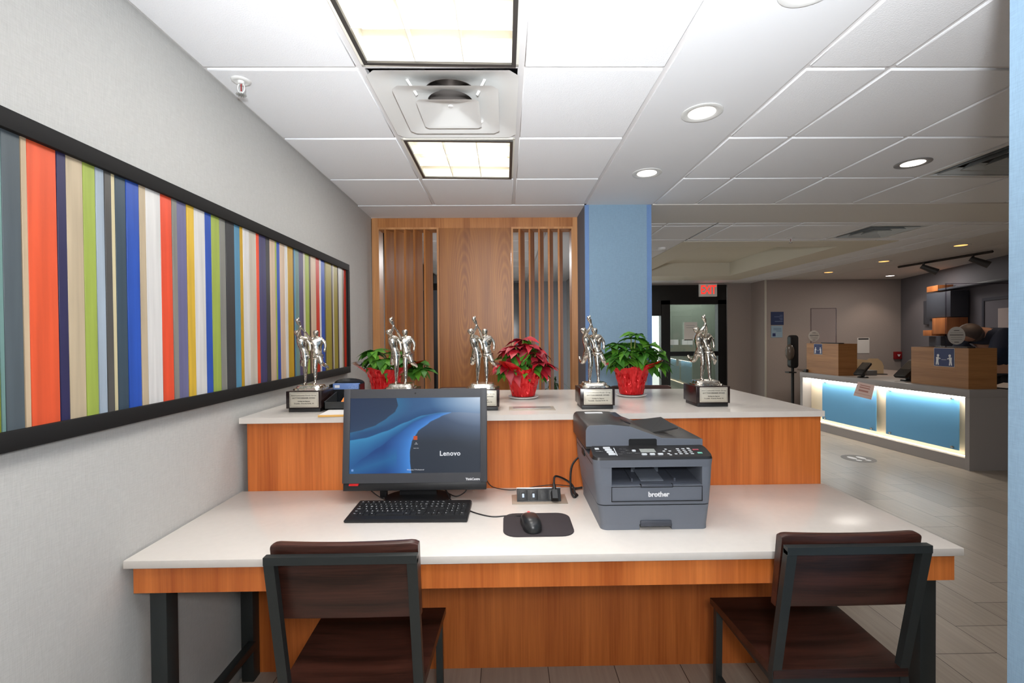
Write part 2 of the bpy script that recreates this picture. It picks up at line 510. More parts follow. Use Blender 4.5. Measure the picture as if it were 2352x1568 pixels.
# door wall at the far end of the lobby, with the opening for the entrance
DY = 9.0
g = G(); g.box((1.2, DY, 2.40), (4.9, DY + .12, H + .3)); g.box((4.40, DY, 0), (4.9, DY + .12, 2.40)); g.box((1.2, DY, 0), (1.5, DY + .12, 2.40))
struct('wall_back.001', g, BEIGE, 0)
wallbox('wall_back.002', (4.875, 8.5, 0), (7.6, 9.12, H + .3), BEIGE)
g = G(); g.prism([(7.45, 8.52), (6.02, 4.1), (8.1, 4.1), (8.1, 8.52)], 'Z', 0, H + .3); struct('wall_right.002', g, DARKGREY, 0)
wallbox('wall_right.003', (8.05, -1.6, 0), (8.2, 4.12, H + .3), DARKGREY)
g = G(); g.box((-1.13, -1.6, 0), (-1.115, 1.98, .11), .003); struct('baseboard_left', g, mat('grey baseboard', rgb(196, 194, 190), .5))
g = G(); g.box((4.87, 8.488, 0), (7.45, 8.5, .1), .003); struct('baseboard_back', g, mat('grey baseboard b', rgb(150, 146, 142), .5))
g = G(); g.box((4.86, 8.485, 0), (4.89, 8.51, H), .003); struct('lit_edge_1', g, mat('pale lit corner edge', rgb(204, 198, 186), .5))  # pale strip standing in for the lit edge of the wall corner

# entrance: black storefront with a sliding leaf
g = G()
x0, x1, xm = 2.6, 4.37, 3.16
g.box((x0, DY - .03, 2.02), (x1, DY + .1, 2.40)); g.box((x0, DY - .03, 1.80), (3.08, DY + .1, 2.02))
g.box((4.20, DY - .03, 0), (x1, DY + .1, 2.1)); g.box((3.07, DY - .03, 0), (3.25, DY + .1, 2.1)); g.box((x0 - .1, DY - .03, 0), (2.7, DY + .1, 2.1))
g.box((3.2, DY - .01, 1.0), (4.25, DY + .06, 1.09)); g.box((3.2, DY - .01, 0), (4.25, DY + .06, .12)); g.box((2.65, DY, 0), (3.1, DY + .06, .1))
d = struct('door_1', g, BLACKM, 0)
g = G(); g.box((3.24, DY + .02, .1), (4.21, DY + .03, 2.04)); o = obj('pane', g, GLASS, d, 0)
g = G(); g.box((2.69, DY + .02, .08), (3.08, DY + .03, 1.82)); o = obj('pane', g, GLASS, d, 0)
# vestibule beyond the leaf
g = G(); g.box((3.70, DY + 1.3, 0), (5.0, DY + 1.4, 2.8)); g.box((4.8, DY + .12, 0), (4.9, DY + 1.3, 2.8)); g.box((3.3, DY + .12, 2.7), (4.9, DY + 1.4, 2.8))
struct('wall_back.003', g, mat('vestibule grey green', rgb(150, 156, 146), .8), 0)
g = G(); g.box((-6, DY + .13, -.15), (14, 40, -.05)); struct('ground', g, mat('concrete outside', rgb(190, 188, 182), .9), 0)

# ------------------------------------------------------------------ timber screen
t = thing('wood_screen', 'oak partition with two slatted openings beside the blue column', 'partition', (0, 0, 0))
SY = 3.91
g = G()
g.box((-1.128, SY, 0), (-1.075, SY + .10, H - .001)); obj('stile', g, OAKTRIM, t)
g = G(); g.box((.585, SY, 0), (.622, SY + .10, H - .001)); obj('stile', g, OAKTRIM, t)
g = G()
g.box((-1.075, SY + .004, 2.345), (-.575, SY + .10, H - .001)); g.box((.075, SY + .004, 2.345), (.585, SY + .10, H - .001)); g.box((-.575, SY + .004, 2.345), (.075, SY + .1, H - .001))
obj('top_panel', g, OAK, t)
g = G(); g.box((-.558, SY + .002, 0), (.053, SY + .10, 2.346)); obj('centre_panel', g, OAKC, t)
for n, (a, b) in enumerate(((-1.085, -.560), (.055, .588))):
    g = G(); e = .017
    g.box((a, SY - .004, 0), (a + e, SY + .13, 2.352)); g.box((b - e, SY - .004, 0), (b, SY + .13, 2.352)); g.box((a + e, SY - .004, 2.352 - e), (b - e, SY + .13, 2.352))
    obj('opening_trim', g, OAKTRIM, t)
for xs in ([-1.018, -.935, -.851, -.772, -.684], [.126, .212, .294, .377, .462]):
    for x in xs:
        g = G(); g.M = Matrix.Translation((x, SY + .006, 0)) @ Matrix.Rotation(-math.radians(18), 4, 'Z')
        g.box((-.0085, 0, .02), (.0085, .138, 2.336), .001, 1)
        obj('slat', g, OAK, t)

# ------------------------------------------------------------------ striped picture on the left wall
PX = -1.13
py0, py1, pz0, pz1 = .86, 3.255, 1.173, 1.935
t = thing('framed_picture', 'long black framed artwork of coloured vertical wooden stripes on grey wall', 'picture', (PX, 0, 0))
g = G(); fw, fd = .045, .032
g.box((0.001, py0, pz1 - fw), (fd, py1, pz1), .002); g.box((.001, py0, pz0), (fd, py1, pz0 + fw), .002)
g.box((.001, py0, pz0 + fw), (fd, py0 + fw, pz1 - fw)); g.box((.001, py1 - fw * .75, pz0 + fw), (fd, py1, pz1 - fw))
obj('frame', g, mat('black picture frame', rgb(24, 23, 23), .7, spec=.25), t)
C = dict(olive=(120, 128, 40), teal=(112, 146, 142), slate=(84, 94, 100), beige=(200, 176, 146), orange=(232, 92, 54), navy=(48, 46, 84), tan=(196, 178, 150),
         green=(164, 182, 82), ltblue=(164, 178, 192), char=(86, 84, 82), cream=(212, 200, 160), steel=(60, 78, 92), blue=(42, 86, 184), white=(226, 224, 222),
         red=(240, 84, 52), grey=(138, 138, 132), purple=(112, 112, 152), yellow=(226, 186, 64), black=(60, 62, 66), cyan=(88, 146, 178), sand=(206, 198, 184),
         pink=(216, 190, 164), gold=(200, 158, 40), violet=(84, 78, 116), moss=(166, 152, 58), scarlet=(206, 50, 26), brown=(80, 66, 58), dnavy=(70, 70, 112))
seq = [(.87, 'blue'), (.93, 'white'), (.96, 'red'), (.99, 'tan'), (1.015, 'olive'), (1.031, 'teal'), (1.041, 'slate'), (1.082, 'beige'), (1.096, 'orange'), (1.167, 'navy'), (1.192, 'tan'), (1.239, 'green'),
       (1.276, 'ltblue'), (1.303, 'char'), (1.326, 'cream'), (1.339, 'steel'), (1.376, 'blue'), (1.424, 'tan'), (1.45, 'white'), (1.512, 'red'), (1.562, 'grey'),
       (1.586, 'purple'), (1.634, 'yellow'), (1.672, 'white'), (1.733, 'blue'), (1.77, 'green'), (1.82, 'grey'), (1.858, 'black'), (1.917, 'cyan'), (1.958, 'gold'),
       (1.979, 'white'), (2.027, 'sand'), (2.084, 'red'), (2.108, 'dnavy'), (2.168, 'black'), (2.204, 'pink'), (2.255, 'green'), (2.268, 'blue'), (2.299, 'pink'),
       (2.351, 'white'), (2.381, 'gold'), (2.44, 'brown'), (2.453, 'cyan'), (2.466, 'teal'), (2.509, 'violet'), (2.564, 'sand'), (2.586, 'green'), (2.638, 'brown'), (2.659, 'pink'),
       (2.732, 'scarlet'), (2.783, 'white'), (2.806, 'blue'), (2.861, 'char'), (2.879, 'moss'), (2.969, 'brown'), (2.996, 'sand'), (3.016, 'moss'), (3.082, 'brown'),
       (3.1, 'white'), (3.159, 'tan'), (3.182, 'brown'), (3.197, 'scarlet'), (3.244, 'brown'), (3.26, None)]
names = list(C)
stripe_ms = [mat('stripe ' + k, rgb(*[v * .92 for v in C[k]]), .42, var=.13, scale=5, stretch=(1, 9, .5)) for k in names]
g = G(); k_ = .9915
for (a, c), (b, _) in zip(seq, seq[1:]):
    a2, b2 = max(a * k_, py0 + .02), min(b * k_, py1 - .02)
    if b2 <= a2: continue
    z0, z1 = pz0 + .03, pz1 - .03
    g.m(names.index(c)); g.box((.008, a2, z0), (.0175 + .002 * random.random(), b2 - .0012, z1), .0008, 1)
obj('striped_panel', g, stripe_ms, t)

# ------------------------------------------------------------------ desk and counter
DZ, KZ = .774, 1.089
t = thing('work_desk', 'white topped cherry desk with dark steel legs in front of the counter', 'desk', (0, 0, 0))
g = G(); g.box((-1.122, 1.3425, DZ - .024), (1.369, 1.944, DZ), .002); obj('desktop', g, QUARTZ, t)
g = G(); g.box((-1.108, 1.362, .668), (1.358, 1.384, DZ - .0245)); g.box((-1.108, 1.384, .668), (-1.088, 1.944, DZ - .0245)); g.box((1.338, 1.384, .668), (1.358, 1.944, DZ - .0245))
obj('apron', g, CHERRY, t)
for a in ((-1.082, 1.388), (1.278, 1.388), (-1.102, 1.888), (1.29, 1.888)):
    g = G(); g.box((a[0], a[1], .0), (a[0] + .05, a[1] + .05, .70), .003); obj('leg', g, GUNMETAL, t)
for x in (-1.06, 1.3):
    g = G(); g.box((x - .012, 1.438, .14), (x + .02, 1.888, .172), .002); obj('stretcher', g, GUNMETAL, t)

t = thing('service_counter', 'tall cherry veneered counter with glossy white top behind the desk', 'counter', (0, 0, 0))
g = G(); g.box((-1.096, 1.9455, 0), (1.354, 2.55, KZ - .0245)); obj('body', g, CHERRY, t)
g = G(); g.hexa([(-1.112, 1.915, KZ - .024), (1.366, 1.936, KZ - .024), (1.366, 2.78, KZ - .024), (-1.112, 2.85, KZ - .024)], [(-1.112, 1.915, KZ), (1.366, 1.936, KZ), (1.366, 2.78, KZ), (-1.112, 2.85, KZ)])
obj('countertop', g, QUARTZ, t)

# ------------------------------------------------------------------ chairs
def make_chair(label, loc, sz=.46, bz=.862, group=None, rz=0.0):
    t = thing('chair', label, 'chair', loc, rz, group)
    w = .2
    # inverted-U back frame leaning towards the viewer, standing on the rear legs
    def bar(g, p0, p1, a, b):
        d = Vector(p1) - Vector(p0)
        yv = Vector((0, 1, 0)) - d.normalized() * d.normalized().y; yv.normalize(); xv = d.normalized().cross(yv)
        def q(P): return [Vector(P) + xv * sx * a + yv * sy * b for sx, sy in ((-1, -1), (1, -1), (1, 1), (-1, 1))]
        g.hexa(q(p0), q(p1))
    g = G()
    for s in (-1, 1):
        bar(g, (s * (w - .0145), .075, sz - .02), (s * (w - .0145), 0.0, bz - .011), .0135, .010)
    bar(g, (-w + .001, -.0, bz - .0115), (w - .001, -.0, bz - .0115), .0105, .0098)
    obj('back_frame', g, GUNMETAL, t)
    # thick curved board in front of the frame
    n = 40; g = G(); zt, zb = bz + .022, bz - .198
    th = .024
    def by(z): return .012 + (bz - z) * .182
    rows = []
    for i in range(n + 1):
        u = i / n * 2 - 1; x = u * .196; c = .003 * (u * u); ct_ = .013 * (u * u)
        e = .007 * max(0, (abs(u) - .90) / .10) ** 2
        rows.append([(x, by(zb) + c, zb + .004), (x, by(zb) + c + .003, zb), (x, by(zb) + c + th, zb), (x, by(zt) + ct_ + th + .003, zt - .008 - e), (x, by(zt) + ct_ + th + .001, zt - .0025 - e), (x, by(zt) + ct_ + th - .005, zt - e), (x, by(zt) + ct_ + .006, zt - e), (x, by(zt) + ct_ + .0015, zt - .0025 - e), (x, by(zt) + ct_, zt - .007 - e)])
    V = [[g.v(p) for p in r] for r in rows]; m_ = len(rows[0])
    for a, b in zip(V, V[1:]):
        for k in range(m_): g.f([a[k], a[(k + 1) % m_], b[(k + 1) % m_], b[k]])
    g.f(V[0]); g.f(V[-1][::-1])
    obj('backrest', g, ESPRESSO, t)
    # saddle seat
    g = G(); nx, ny = 12, 10; y0, y1 = .062, .435
    def sx(y): return .196 + .016 * (y - y0) / (y1 - y0)
    top = []; bot = []
    for j in range(ny + 1):
        v = j / ny; y = y0 + (y1 - y0) * v
        rt = []; rb = []
        for i in range(nx + 1):
            u = i / nx * 2 - 1
            dip = .013 * (1 - u * u) * math.sin(PI * min(1, v * 1.05)) ** .7 + .006 * (v ** 6)
            edge = .003 if abs(u) == 1 or j in (0, ny) else 0
            rt.append(g.v((u * sx(y), y, sz - dip - edge))); rb.append(g.v((u * sx(y), y, sz - .03)))
        top.append(rt); bot.append(rb)
    for j in range(ny):
        for i in range(nx):
            g.f([top[j][i], top[j][i + 1], top[j + 1][i + 1], top[j + 1][i]]); g.f([bot[j][i], bot[j + 1][i], bot[j + 1][i + 1], bot[j][i + 1]])
    for j in range(ny):
        g.f([top[j][0], top[j + 1][0], bot[j + 1][0], bot[j][0]]); g.f([top[j][nx], bot[j][nx], bot[j + 1][nx], top[j + 1][nx]])
    for i in range(nx):
        g.f([top[0][i], bot[0][i], bot[0][i + 1], top[0][i + 1]]); g.f([top[ny][i], top[ny][i + 1], bot[ny][i + 1], bot[ny][i]])
    obj('seat', g, ESPRESSO, t)
    g = G(); zz = sz - .031
    g.box((-.19, .066, zz - .026), (.19, .088, zz)); g.box((-.19, .40, zz - .026), (.19, .42, zz))
    for s in (-1, 1): g.box((s * .18 - .01, .088, zz - .026), (s * .18 + .01, .40, zz))
    obj('seat_frame', g, GUNMETAL, t)
    for s in (-1, 1):
        g = G(); bar(g, (s * .1855, .018, 0), (s * .1855, .076, sz - .02), .0125, .011); obj('leg', g, GUNMETAL, t)
        g = G(); bar(g, (s * .192, .425, 0), (s * .192, .412, sz - .031), .0115, .011); obj('leg', g, GUNMETAL, t)
    z = .16 if sz < .6 else .26
    for s in (-1, 1):
        g = G(); g.box((s * .188 - .008, .05, z), (s * .188 + .008, .415, z + .018)); obj('stretcher', g, GUNMETAL, t)
    return t
make_chair('dark wood chair with steel frame pulled up in front of the computer', (-.434, 1.195, 0), bz=.853, group='chairs at the desk')
make_chair('dark wood chair with steel frame at the desk near the printer and blue wall', (.957, 1.228, 0), bz=.843, group='chairs at the desk')
make_chair('dark chair behind the counter, its top edge showing beside the poinsettia with red leaves', (-.24, 3.02, 0), sz=.70, bz=1.068, group='chairs behind the counter', rz=PI)
make_chair('dark chair behind the counter, its top edge showing in front of the blue column', (.885, 3.02, 0), sz=.70, bz=1.068, group='chairs behind the counter', rz=PI)

# ------------------------------------------------------------------ all-in-one computer
def wall_colour(u, v):
    """desktop picture: blue ribbons over a dark slate field; u right, v down, both 0..1"""
    def mix(a, b, t):
        t = max(0, min(1, t)); return tuple(x + (y - x) * t for x, y in zip(a, b))
    def interp(x, P):
        if x <= P[0][0]: return P[0][1]
        for (a, b), (c, d) in zip(P, P[1:]):
            if x <= c:
                s = (x - a) / (c - a); s = s * s * (3 - 2 * s) * .35 + s * .65
                return b + (d - b) * s
        return P[-1][1]
    # lower edge of the top ribbon, upper edge of the lower ribbon, boundary of the dark field
    y2 = interp(u, [(0, .56), (.12, .53), (.28, .44), (.42, .33), (.55, .24), (.70, .20), (.85, .20), (1, .22)])
    y3 = interp(u, [(0, .95), (.1, .80), (.22, .66), (.35, .50), (.5, .32), (.62, .23), (.75, .2), (1, .22)])
    xd = interp(v, [(0, 1.2), (.2, .78), (.25, .70), (.33, .61), (.45, .52), (.58, .475), (.72, .46), (.85, .462), (1, .472)])
    xl = interp(v, [(0, .352), (.1, .365), (.18, .345), (.27, .28), (.36, .2), (.42, .1), (.46, 0), (.6, -.2)])
    base = mix((34, 70, 112), (60, 110, 160), u * .9)
    if u < xl:
        c = mix((36, 52, 76), (44, 66, 96), v * 2)
        c = mix(c, (30, 48, 80), (xl - u) * 2)
    elif v < y2:
        c = mix(base, (46, 104, 146), 1 - min(1, (u - max(xl, 0)) / .12))
        c = mix(c, (30, 72, 120), max(0, 1 - (y2 - v) / .10))
    elif u < xd and v < y3:
        d = (v - y2) / max(.02, y3 - y2)
        c = mix((58, 140, 186), (30, 84, 142), d ** .7)
    elif u < xd:
        d = xd - u
        c = mix((70, 140, 220), (22, 66, 128), min(1, d / .20) ** .8)
        c = mix(c, (36, 108, 160), .7 * max(0, 1 - abs(v - .92 + .55 * (u - .12)) / .16) if u < .36 else 0)
    else:
        c = mix((62, 84, 118), (42, 50, 62), min(1, (v - .15) / .45))
        c = mix(c, (84, 104, 136), max(0, .55 - v) * 1.1 * u)
    gl = max(0, 1 - math.hypot((u - 1.02) / .42, (v + .02) / .42))  # glare painted into the picture as a pale blend at upper right
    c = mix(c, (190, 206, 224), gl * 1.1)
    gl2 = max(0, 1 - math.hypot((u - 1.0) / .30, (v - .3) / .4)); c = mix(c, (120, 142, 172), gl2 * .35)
    return c

t = thing('computer', 'black all-in-one computer with blue screen on the white desk', 'computer', (-.356, 1.765, DZ))
MW, MH = .560, .392
tilt = math.radians(5.5)
MM = Matrix.Translation((0, 0, .053)) @ Matrix.Rotation(-tilt, 4, 'X')
zt = MH
g = G(); g.M = MM
w2 = MW / 2
# bezel as a ring round the glass
sx0, sx1, sz0, sz1 = -.254, .254, .066, .356
g.box((-w2, 0, .0295), (sx0, .03, zt), .002); g.box((sx1, 0, .0295), (w2, .03, zt), .002)
g.box((sx0 - .001, .0005, .0295), (sx1 + .001, .03, sz0)); g.box((sx0 - .001, .0005, sz1), (sx1 + .001, .03, zt - .0015))
g.box((-w2 + .002, .030, .032), (w2 - .002, .052, zt - .004), .006)
obj('bezel', g, GREYPL, t)
g = G(); g.M = MM; g.box((-w2 + .003, .004, 0), (w2 - .003, .045, .029), .002); obj('speaker_bar', g, BLKPL, t)
# screen with its picture as point colours
nx, ny = 400, 225
g = G(); g.M = MM
vs = [[g.v((sx0 + (sx1 - sx0) * i / nx, .0035, sz1 - (sz1 - sz0) * j / ny)) for i in range(nx + 1)] for j in range(ny + 1)]
for j in range(ny):
    for i in range(nx): g.f([vs[j][i], vs[j + 1][i], vs[j + 1][i + 1], vs[j][i + 1]])
def soft(i, j):
    q = [wall_colour((i + a) / nx, (j + b) / ny) for a, b in ((-.9, -.4), (.9, .4), (.4, -.9), (-.4, .9))]
    return tuple(sum(c[k] for c in q) / 4 for k in range(3))
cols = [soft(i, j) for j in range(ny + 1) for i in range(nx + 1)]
sm = bpy.data.materials.new('lit screen'); sm.use_nodes = True
p = sm.node_tree.nodes['Principled BSDF']; at_ = sm.node_tree.nodes.new('ShaderNodeAttribute'); at_.attribute_name = 'picture'
sm.node_tree.links.new(at_.outputs['Color'], p.inputs['Emission Color']); p.inputs['Emission Strength'].default_value = .88
p.inputs['Base Color'].default_value = rgb(20, 22, 26); p.inputs['Roughness'].default_value = .32
bm = g.bm; bm.verts.ensure_lookup_table()
me = bpy.data.meshes.new('screen'); bm.to_mesh(me); bm.free(); me.materials.append(sm)
ca = me.color_attributes.new('picture', 'FLOAT_COLOR', 'POINT')
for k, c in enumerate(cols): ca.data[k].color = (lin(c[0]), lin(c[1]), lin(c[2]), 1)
so = bpy.data.objects.new('screen', me); COL.objects.link(so); so.parent = t
LETGLOW = emat('screen white', rgb(235, 238, 244), .85)
TM = MM @ at(0, .0030, 0)
lettering('screen_lettering', [('Lenovo', .026, .136, .139, 'CENTER', 1.05, .0006)], TM, LETGLOW, so)
lettering('screen_lettering', [('Windows 7 Professional', .0068, .002, .0785, 'CENTER')], TM, LETGLOW, so)
lettering('screen_lettering', [('HI', .005, .004, .181, 'CENTER'), ('Locked', .0045, .004, .177, 'CENTER'), ('Switch User', .0042, .004, .161, 'CENTER')], TM, LETGLOW, so)
g = G(); g.M = MM; g.box((-.0065, .0026, .193), (.0085, .0031, .208)); obj('user_tile', g, emat('user tile', rgb(196, 92, 62), .9), so, 0)
g = G(); g.M = MM; g.box((-.246, .0026, .075), (-.238, .0031, .083)); obj('screen_icon', g, emat('icon blue', rgb(120, 160, 220), .9), so, 0)
lettering('lettering', [('ThinkCentre', .0125, .252, .041, 'RIGHT', .85, .0003)], MM @ at(0, -.0004, 0), LETW, t)
g = G(); g.M = MM; g.prism([(-.252, .0285), (-.215, .0285), (-.218, .0205), (-.254, .0205)], 'Y', -.001, .003); obj('power_light', g, REDS, t)
g = G(); g.M = MM; g.lathe([(.0035, 0), (.0035, .0006)], 12); 
for v_ in g.bm.verts: pass
g.bm.transform(MM @ at(0, -.0002, .374) @ MM.inverted()); obj('webcam', g, GAP, t)
# stand: neck, round foot and rear cable arm
g = G(); g.lathe([(.128, 0), (.132, .004), (.130, .009), (.06, .014), (.0, .015)], 40, (0, .085, 0), cap=False); g.bm.transform(Matrix.Diagonal((1.0, .72, 1, 1)) ); obj('foot', g, BLKPL, t)
g = G(); g.hexa([(-.075, .07, .008), (.075, .07, .008), (.075, .10, .008), (-.075, .10, .008)], [(-.05, .065, .25), (.05, .065, .25), (.05, .09, .25), (-.05, .09, .25)]); obj('neck', g, BLKPL, t)
g = G(); g.box((-.155, .075, .0), (-.128, .10, .09), .003); obj('kickstand', g, BLKPL, t)

def cable(pts, r=.0022, m=BLKPL):
    g = G(); g.M = Matrix.Translation((.356, -1.765, -DZ)); g.tube(curve_pts(pts), r, 6); return obj('cable', g, m, t)
cable([(-.56, 1.83, DZ + .052), (-.535, 1.845, DZ + .018), (-.50, 1.83, DZ + .003), (-.455, 1.80, DZ + .003), (-.40, 1.90, DZ + .003)])
cable([(-.17, 1.84, DZ + .06), (-.165, 1.86, DZ + .02), (-.20, 1.84, DZ + .003), (-.235, 1.87, DZ + .003), (-.26, 1.92, DZ + .003)])
cable([(-.085, 1.87, DZ + .06), (-.06, 1.90, DZ + .02), (.0, 1.91, DZ + .003), (.06, 1.915, DZ + .003), (.12, 1.935, DZ + .006), (.20, 1.938, DZ + .012), (.285, 1.935, DZ + .006)], .002)

# keyboard
kb0 = Vector((-.571, 1.592, DZ)); kang = math.atan2(1.575 - 1.592, .436)
t = thing('keyboard', 'black keyboard in front of the computer', 'keyboard', kb0, math.radians(-1.2))
KW, KD = .434, .172
g = G(); g.hexa([(0, 0, .001), (KW, 0, .001), (KW, KD, .001), (0, KD, .001)], [(.002, .002, .011), (KW - .002, .002, .011), (KW - .002, KD - .002, .020), (.002, KD - .002, .020)])
bmesh.ops.bevel(g.bm, geom=list(g.bm.edges), offset=.003, segments=2, affect='EDGES'); obj('case', g, BLKPL, t)
KEY = mat('key black', rgb(32, 33, 35), .35); 
g = G(); lg = []
def zk(y): return .0118 + (y / KD) * .009
def key(x, y, w, s=''):
    z = zk(y); z2 = zk(y + .0155)
    g.hexa([(x + .001, y, z - .002), (x + w - .001, y, z - .002), (x + w - .001, y + .0165, z2 - .002), (x + .001, y + .0165, z2 - .002)],
           [(x + .0025, y + .001, z + .0028), (x + w - .0025, y + .001, z + .0028), (x + w - .0025, y + .0145, z2 + .0028), (x + .0025, y + .0145, z2 + .0028)])
    if s: lg.append((s, .0072 if len(s) == 1 else .0045, x + .0042, y + .0095, 'LEFT', 1, .0002))
U = .0187; ys = [.036 + .0192 * k for k in range(5)]; X0 = .016
def row(k, items):
    x = X0
    for s, w in items: key(x, ys[k], w * U, s); x += w * U
row(0, [('Ctrl', 1.2), ('Fn', 1.1), ('', 1.1), ('Alt', 1.2), ('', 5.4), ('Alt', 1.2), ('', 1.2), ('Ctrl', 1.4)])
row(1, [('Shift', 2.2)] + [(c, 1) for c in 'ZXCVBNM,./'] + [('Shift', 1.8)])
row(2, [('CapsLk', 1.7)] + [(c, 1) for c in "ASDFGHJKL;'"] + [('Enter', 1.3)])
row(3, [('Tab', 1.4)] + [(c, 1) for c in 'QWERTYUIOP[]'] + [('\\', .6)])
row(4, [('`', 1)] + [(c, 1) for c in '1234567890-='] + [('Bksp', 1)])
for i in range(13): key(X0 + i * 1.09 * U, ys[4] + .022, 1.0 * U, 'Esc' if i == 0 else 'F%d' % i)
xa = X0 + 14.3 * U
for k, s3 in ((4, ('Ins', 'Hm', 'PgU')), (3, ('Del', 'End', 'PgD'))):
    for i, s in enumerate(s3): key(xa + i * U, ys[k], U, s)
for i in range(3): key(xa + i * U, ys[0], U, '<v>'[i]); key(xa + i * U, ys[4] + .022, U, ('Prt', 'Scr', 'Pau')[i])
key(xa + U, ys[1], U, '^')
xb = xa + 3.35 * U
for k, r4 in ((4, 'N/*-'), (3, '789+'), (2, '456 '), (1, '123 ')):
    for i, s in enumerate(r4): key(xb + i * U, ys[k], U, s.strip())
key(xb, ys[0], 2 * U, '0'); key(xb + 2 * U, ys[0], U, '.'); key(xb + 3 * U, ys[0], U, 'Ent')
ko = obj('keys', g, KEY, t, 30)
sl = math.atan2(.009, KD)
gl = G(); gl.bm.free(); gl.bm = text_mesh(lg, Matrix.Identity(4), 1)
for v in gl.bm.verts: v.co.z = zk(v.co.y) + .0034
obj('key_lettering', gl, LETW, ko, -1)

# mouse pad and mouse
g = G(); g.prism(rrect(-.013, 1.462, .222, 1.652, .045), 'Z', DZ, DZ + .004, .0008)
tag(obj('mouse_pad', g, mat('brown-black fabric pad', rgb(54, 47, 50), .9, bump=.3, bscale=1500)), 'dark rounded mouse pad lying on the white desk', 'mouse pad')
t = thing('mouse', 'small black mouse resting on the mouse pad', 'mouse', (.080, 1.538, DZ + .004), math.radians(8)); t.scale = (1.2, 1.2, 1.1)
g = G(); n, mrow = 24, 9; rows = []
for j in range(mrow + 1):
    a = j / mrow * PI / 2
    r = []
    for i in range(n):
        th_ = 2 * PI * i / n; cx, cy = math.cos(th_), math.sin(th_)
        wx = .031 * (1 - .10 * (1 - abs(cy)) ** 2) * abs(cx) ** .82 * (1 if cx > 0 else -1); wy = .056 * abs(cy) ** .85 * (1 if cy > 0 else -1)
        k = math.cos(a) ** .55; hgt = .036 * math.sin(a) * (1 - .35 * max(0, cy * k) ** 2) 
        r.append(g.v((wx * (.9 + .1 * math.sin(a * 2)) * k, wy * k - .004 * math.sin(a), .0015 + hgt)))
    rows.append(r)
for a, b in zip(rows, rows[1:]):
    for i in range(n): g.f([a[i], a[(i + 1) % n], b[(i + 1) % n], b[i]])
g.f(rows[0][::-1])
obj('shell', g, mat('satin black shell', rgb(34, 35, 37), .32), t, 60)
g = G(); g.M = Matrix.Translation((0, .030, .0255)) @ Matrix.Rotation(PI / 2, 4, 'Y'); g.lathe([(.007, -.0035), (.008, 0), (.007, .0035)], 20); obj('scroll_wheel', g, mat('red lit wheel', rgb(220, 50, 50), .4, emit=1.2, ecol=rgb(255, 60, 60)), t)
lettering('lettering', [('Lenovo', .0105, 0, -.012, 'CENTER', 1.05)], Matrix.Translation((0, 0, .0362)) @ Matrix.Rotation(math.radians(8), 4, 'X'), LETG, t)
g = G(); g.tube(curve_pts([(0, .052, .010), (-.02, .075, .002), (-.055, .088, -.0015), (-.10, .09, -.0015), (-.145, .125, -.0015), (-.18, .175, -.0015), (-.215, .235, .0), (-.235, .285, .03), (-.245, .30, .06)]), .0021, 6); obj('cord', g, BLKPL, t)

# pop-up sockets in the desk
t = thing('power_sockets', 'pop-up power socket block in the desk beside the printer', 'power sockets', (.128, 1.80, DZ))
ALUP = mat('satin aluminium plate', rgb(184, 172, 158), .5, .55)
g = G(); g.box((-.108, -.053, .0002), (.108, .052, .0022), .0008); obj('plate', g, ALUP, t)
RT_ = Matrix.Translation((-.002, -.030, .002)) @ Matrix.Rotation(-math.radians(38), 4, 'X')
g = G(); g.M = RT_; g.box((-.086, .0, -.0), (.086, .03, .052), .002); obj('housing', g, mat('outlet black', rgb(30, 31, 33), .45), t)
g = G(); g.M = RT_; g.box((-.088, -.001, .052), (.088, .032, .056), .001); obj('lid_edge', g, mat('aluminium edge', rgb(222, 222, 226), .3, .8), t)
for i in range(4):
    x = -.062 + .0405 * i
    g = G(); g.M = RT_; g.box((x - .0185, -.002, .006), (x + .0185, .001, .046), .001); g.box((x - .014, -.0032, .010), (x + .014, -.0015, .042), .001)
    so = obj('socket', g, BLKPL, t)
    if i < 2:
        g = G(); g.M = RT_; g.prism([(x - .008, .034), (x + .008, .034), (x + .0045, .014), (x - .0045, .014)], 'Y', -.0042, -.003); obj('usb_port', g, GAP, so, 0)
        g = G(); g.M = RT_; g.box((x - .004, -.0052, .015), (x + .004, -.004, .030), .001); obj('usb_tongue', g, mat('usb blue white', rgb(196, 210, 232), .4), so)
    else:
        g = G(); g.M = RT_; g.box((x - .008, -.0036, .029), (x - .0055, -.003, .037)); g.box((x + .0055, -.0036, .029), (x + .008, -.003, .037)); g.box((x - .002, -.0036, .015), (x + .002, -.003, .019)); obj('slots', g, GAP, so, 0)

# printer power cord with plug
t = thing('power_cable', 'thick black power cable plugged into the desk sockets, looping beside the printer', 'power cable', (.1865, 1.775, DZ))
RP = Matrix.Translation((0, 0, .012)) @ Matrix.Rotation(-math.radians(38), 4, 'X')
g = G(); g.M = RP; g.hexa([(-.010, -.028, -.008), (.010, -.028, -.008), (.014, .0, -.010), (-.014, .0, -.010)], [(-.010, -.028, .026), (.010, -.028, .026), (.014, .0, .024), (-.014, .0, .024)])
g.tube([(0, -.016, .024), (0, -.016, .042), (0, -.012, .056)], [.009, .0065, .005], 10); obj('plug', g, BLKPL, t)
g = G(); e = RP @ Vector((0, -.012, .055))
g.tube(curve_pts([e, e + Vector((.008, .02, .022)), (.05, .085, .060), (.082, .08, .035), (.090, .055, .004), (.098, .06, .004), (.088, .10, .005), (.10, .125, .006), (.13, .132, .01)]), .0042, 8)
g.tube(curve_pts([(.128, .132, .15), (.084, .11, .105), (.072, .06, .03), (.080, .035, .005), (.092, .05, .0045), (.085, .125, .0045), (.13, .14, .006)]), .0042, 8); obj('cord', g, BLKPL, t)

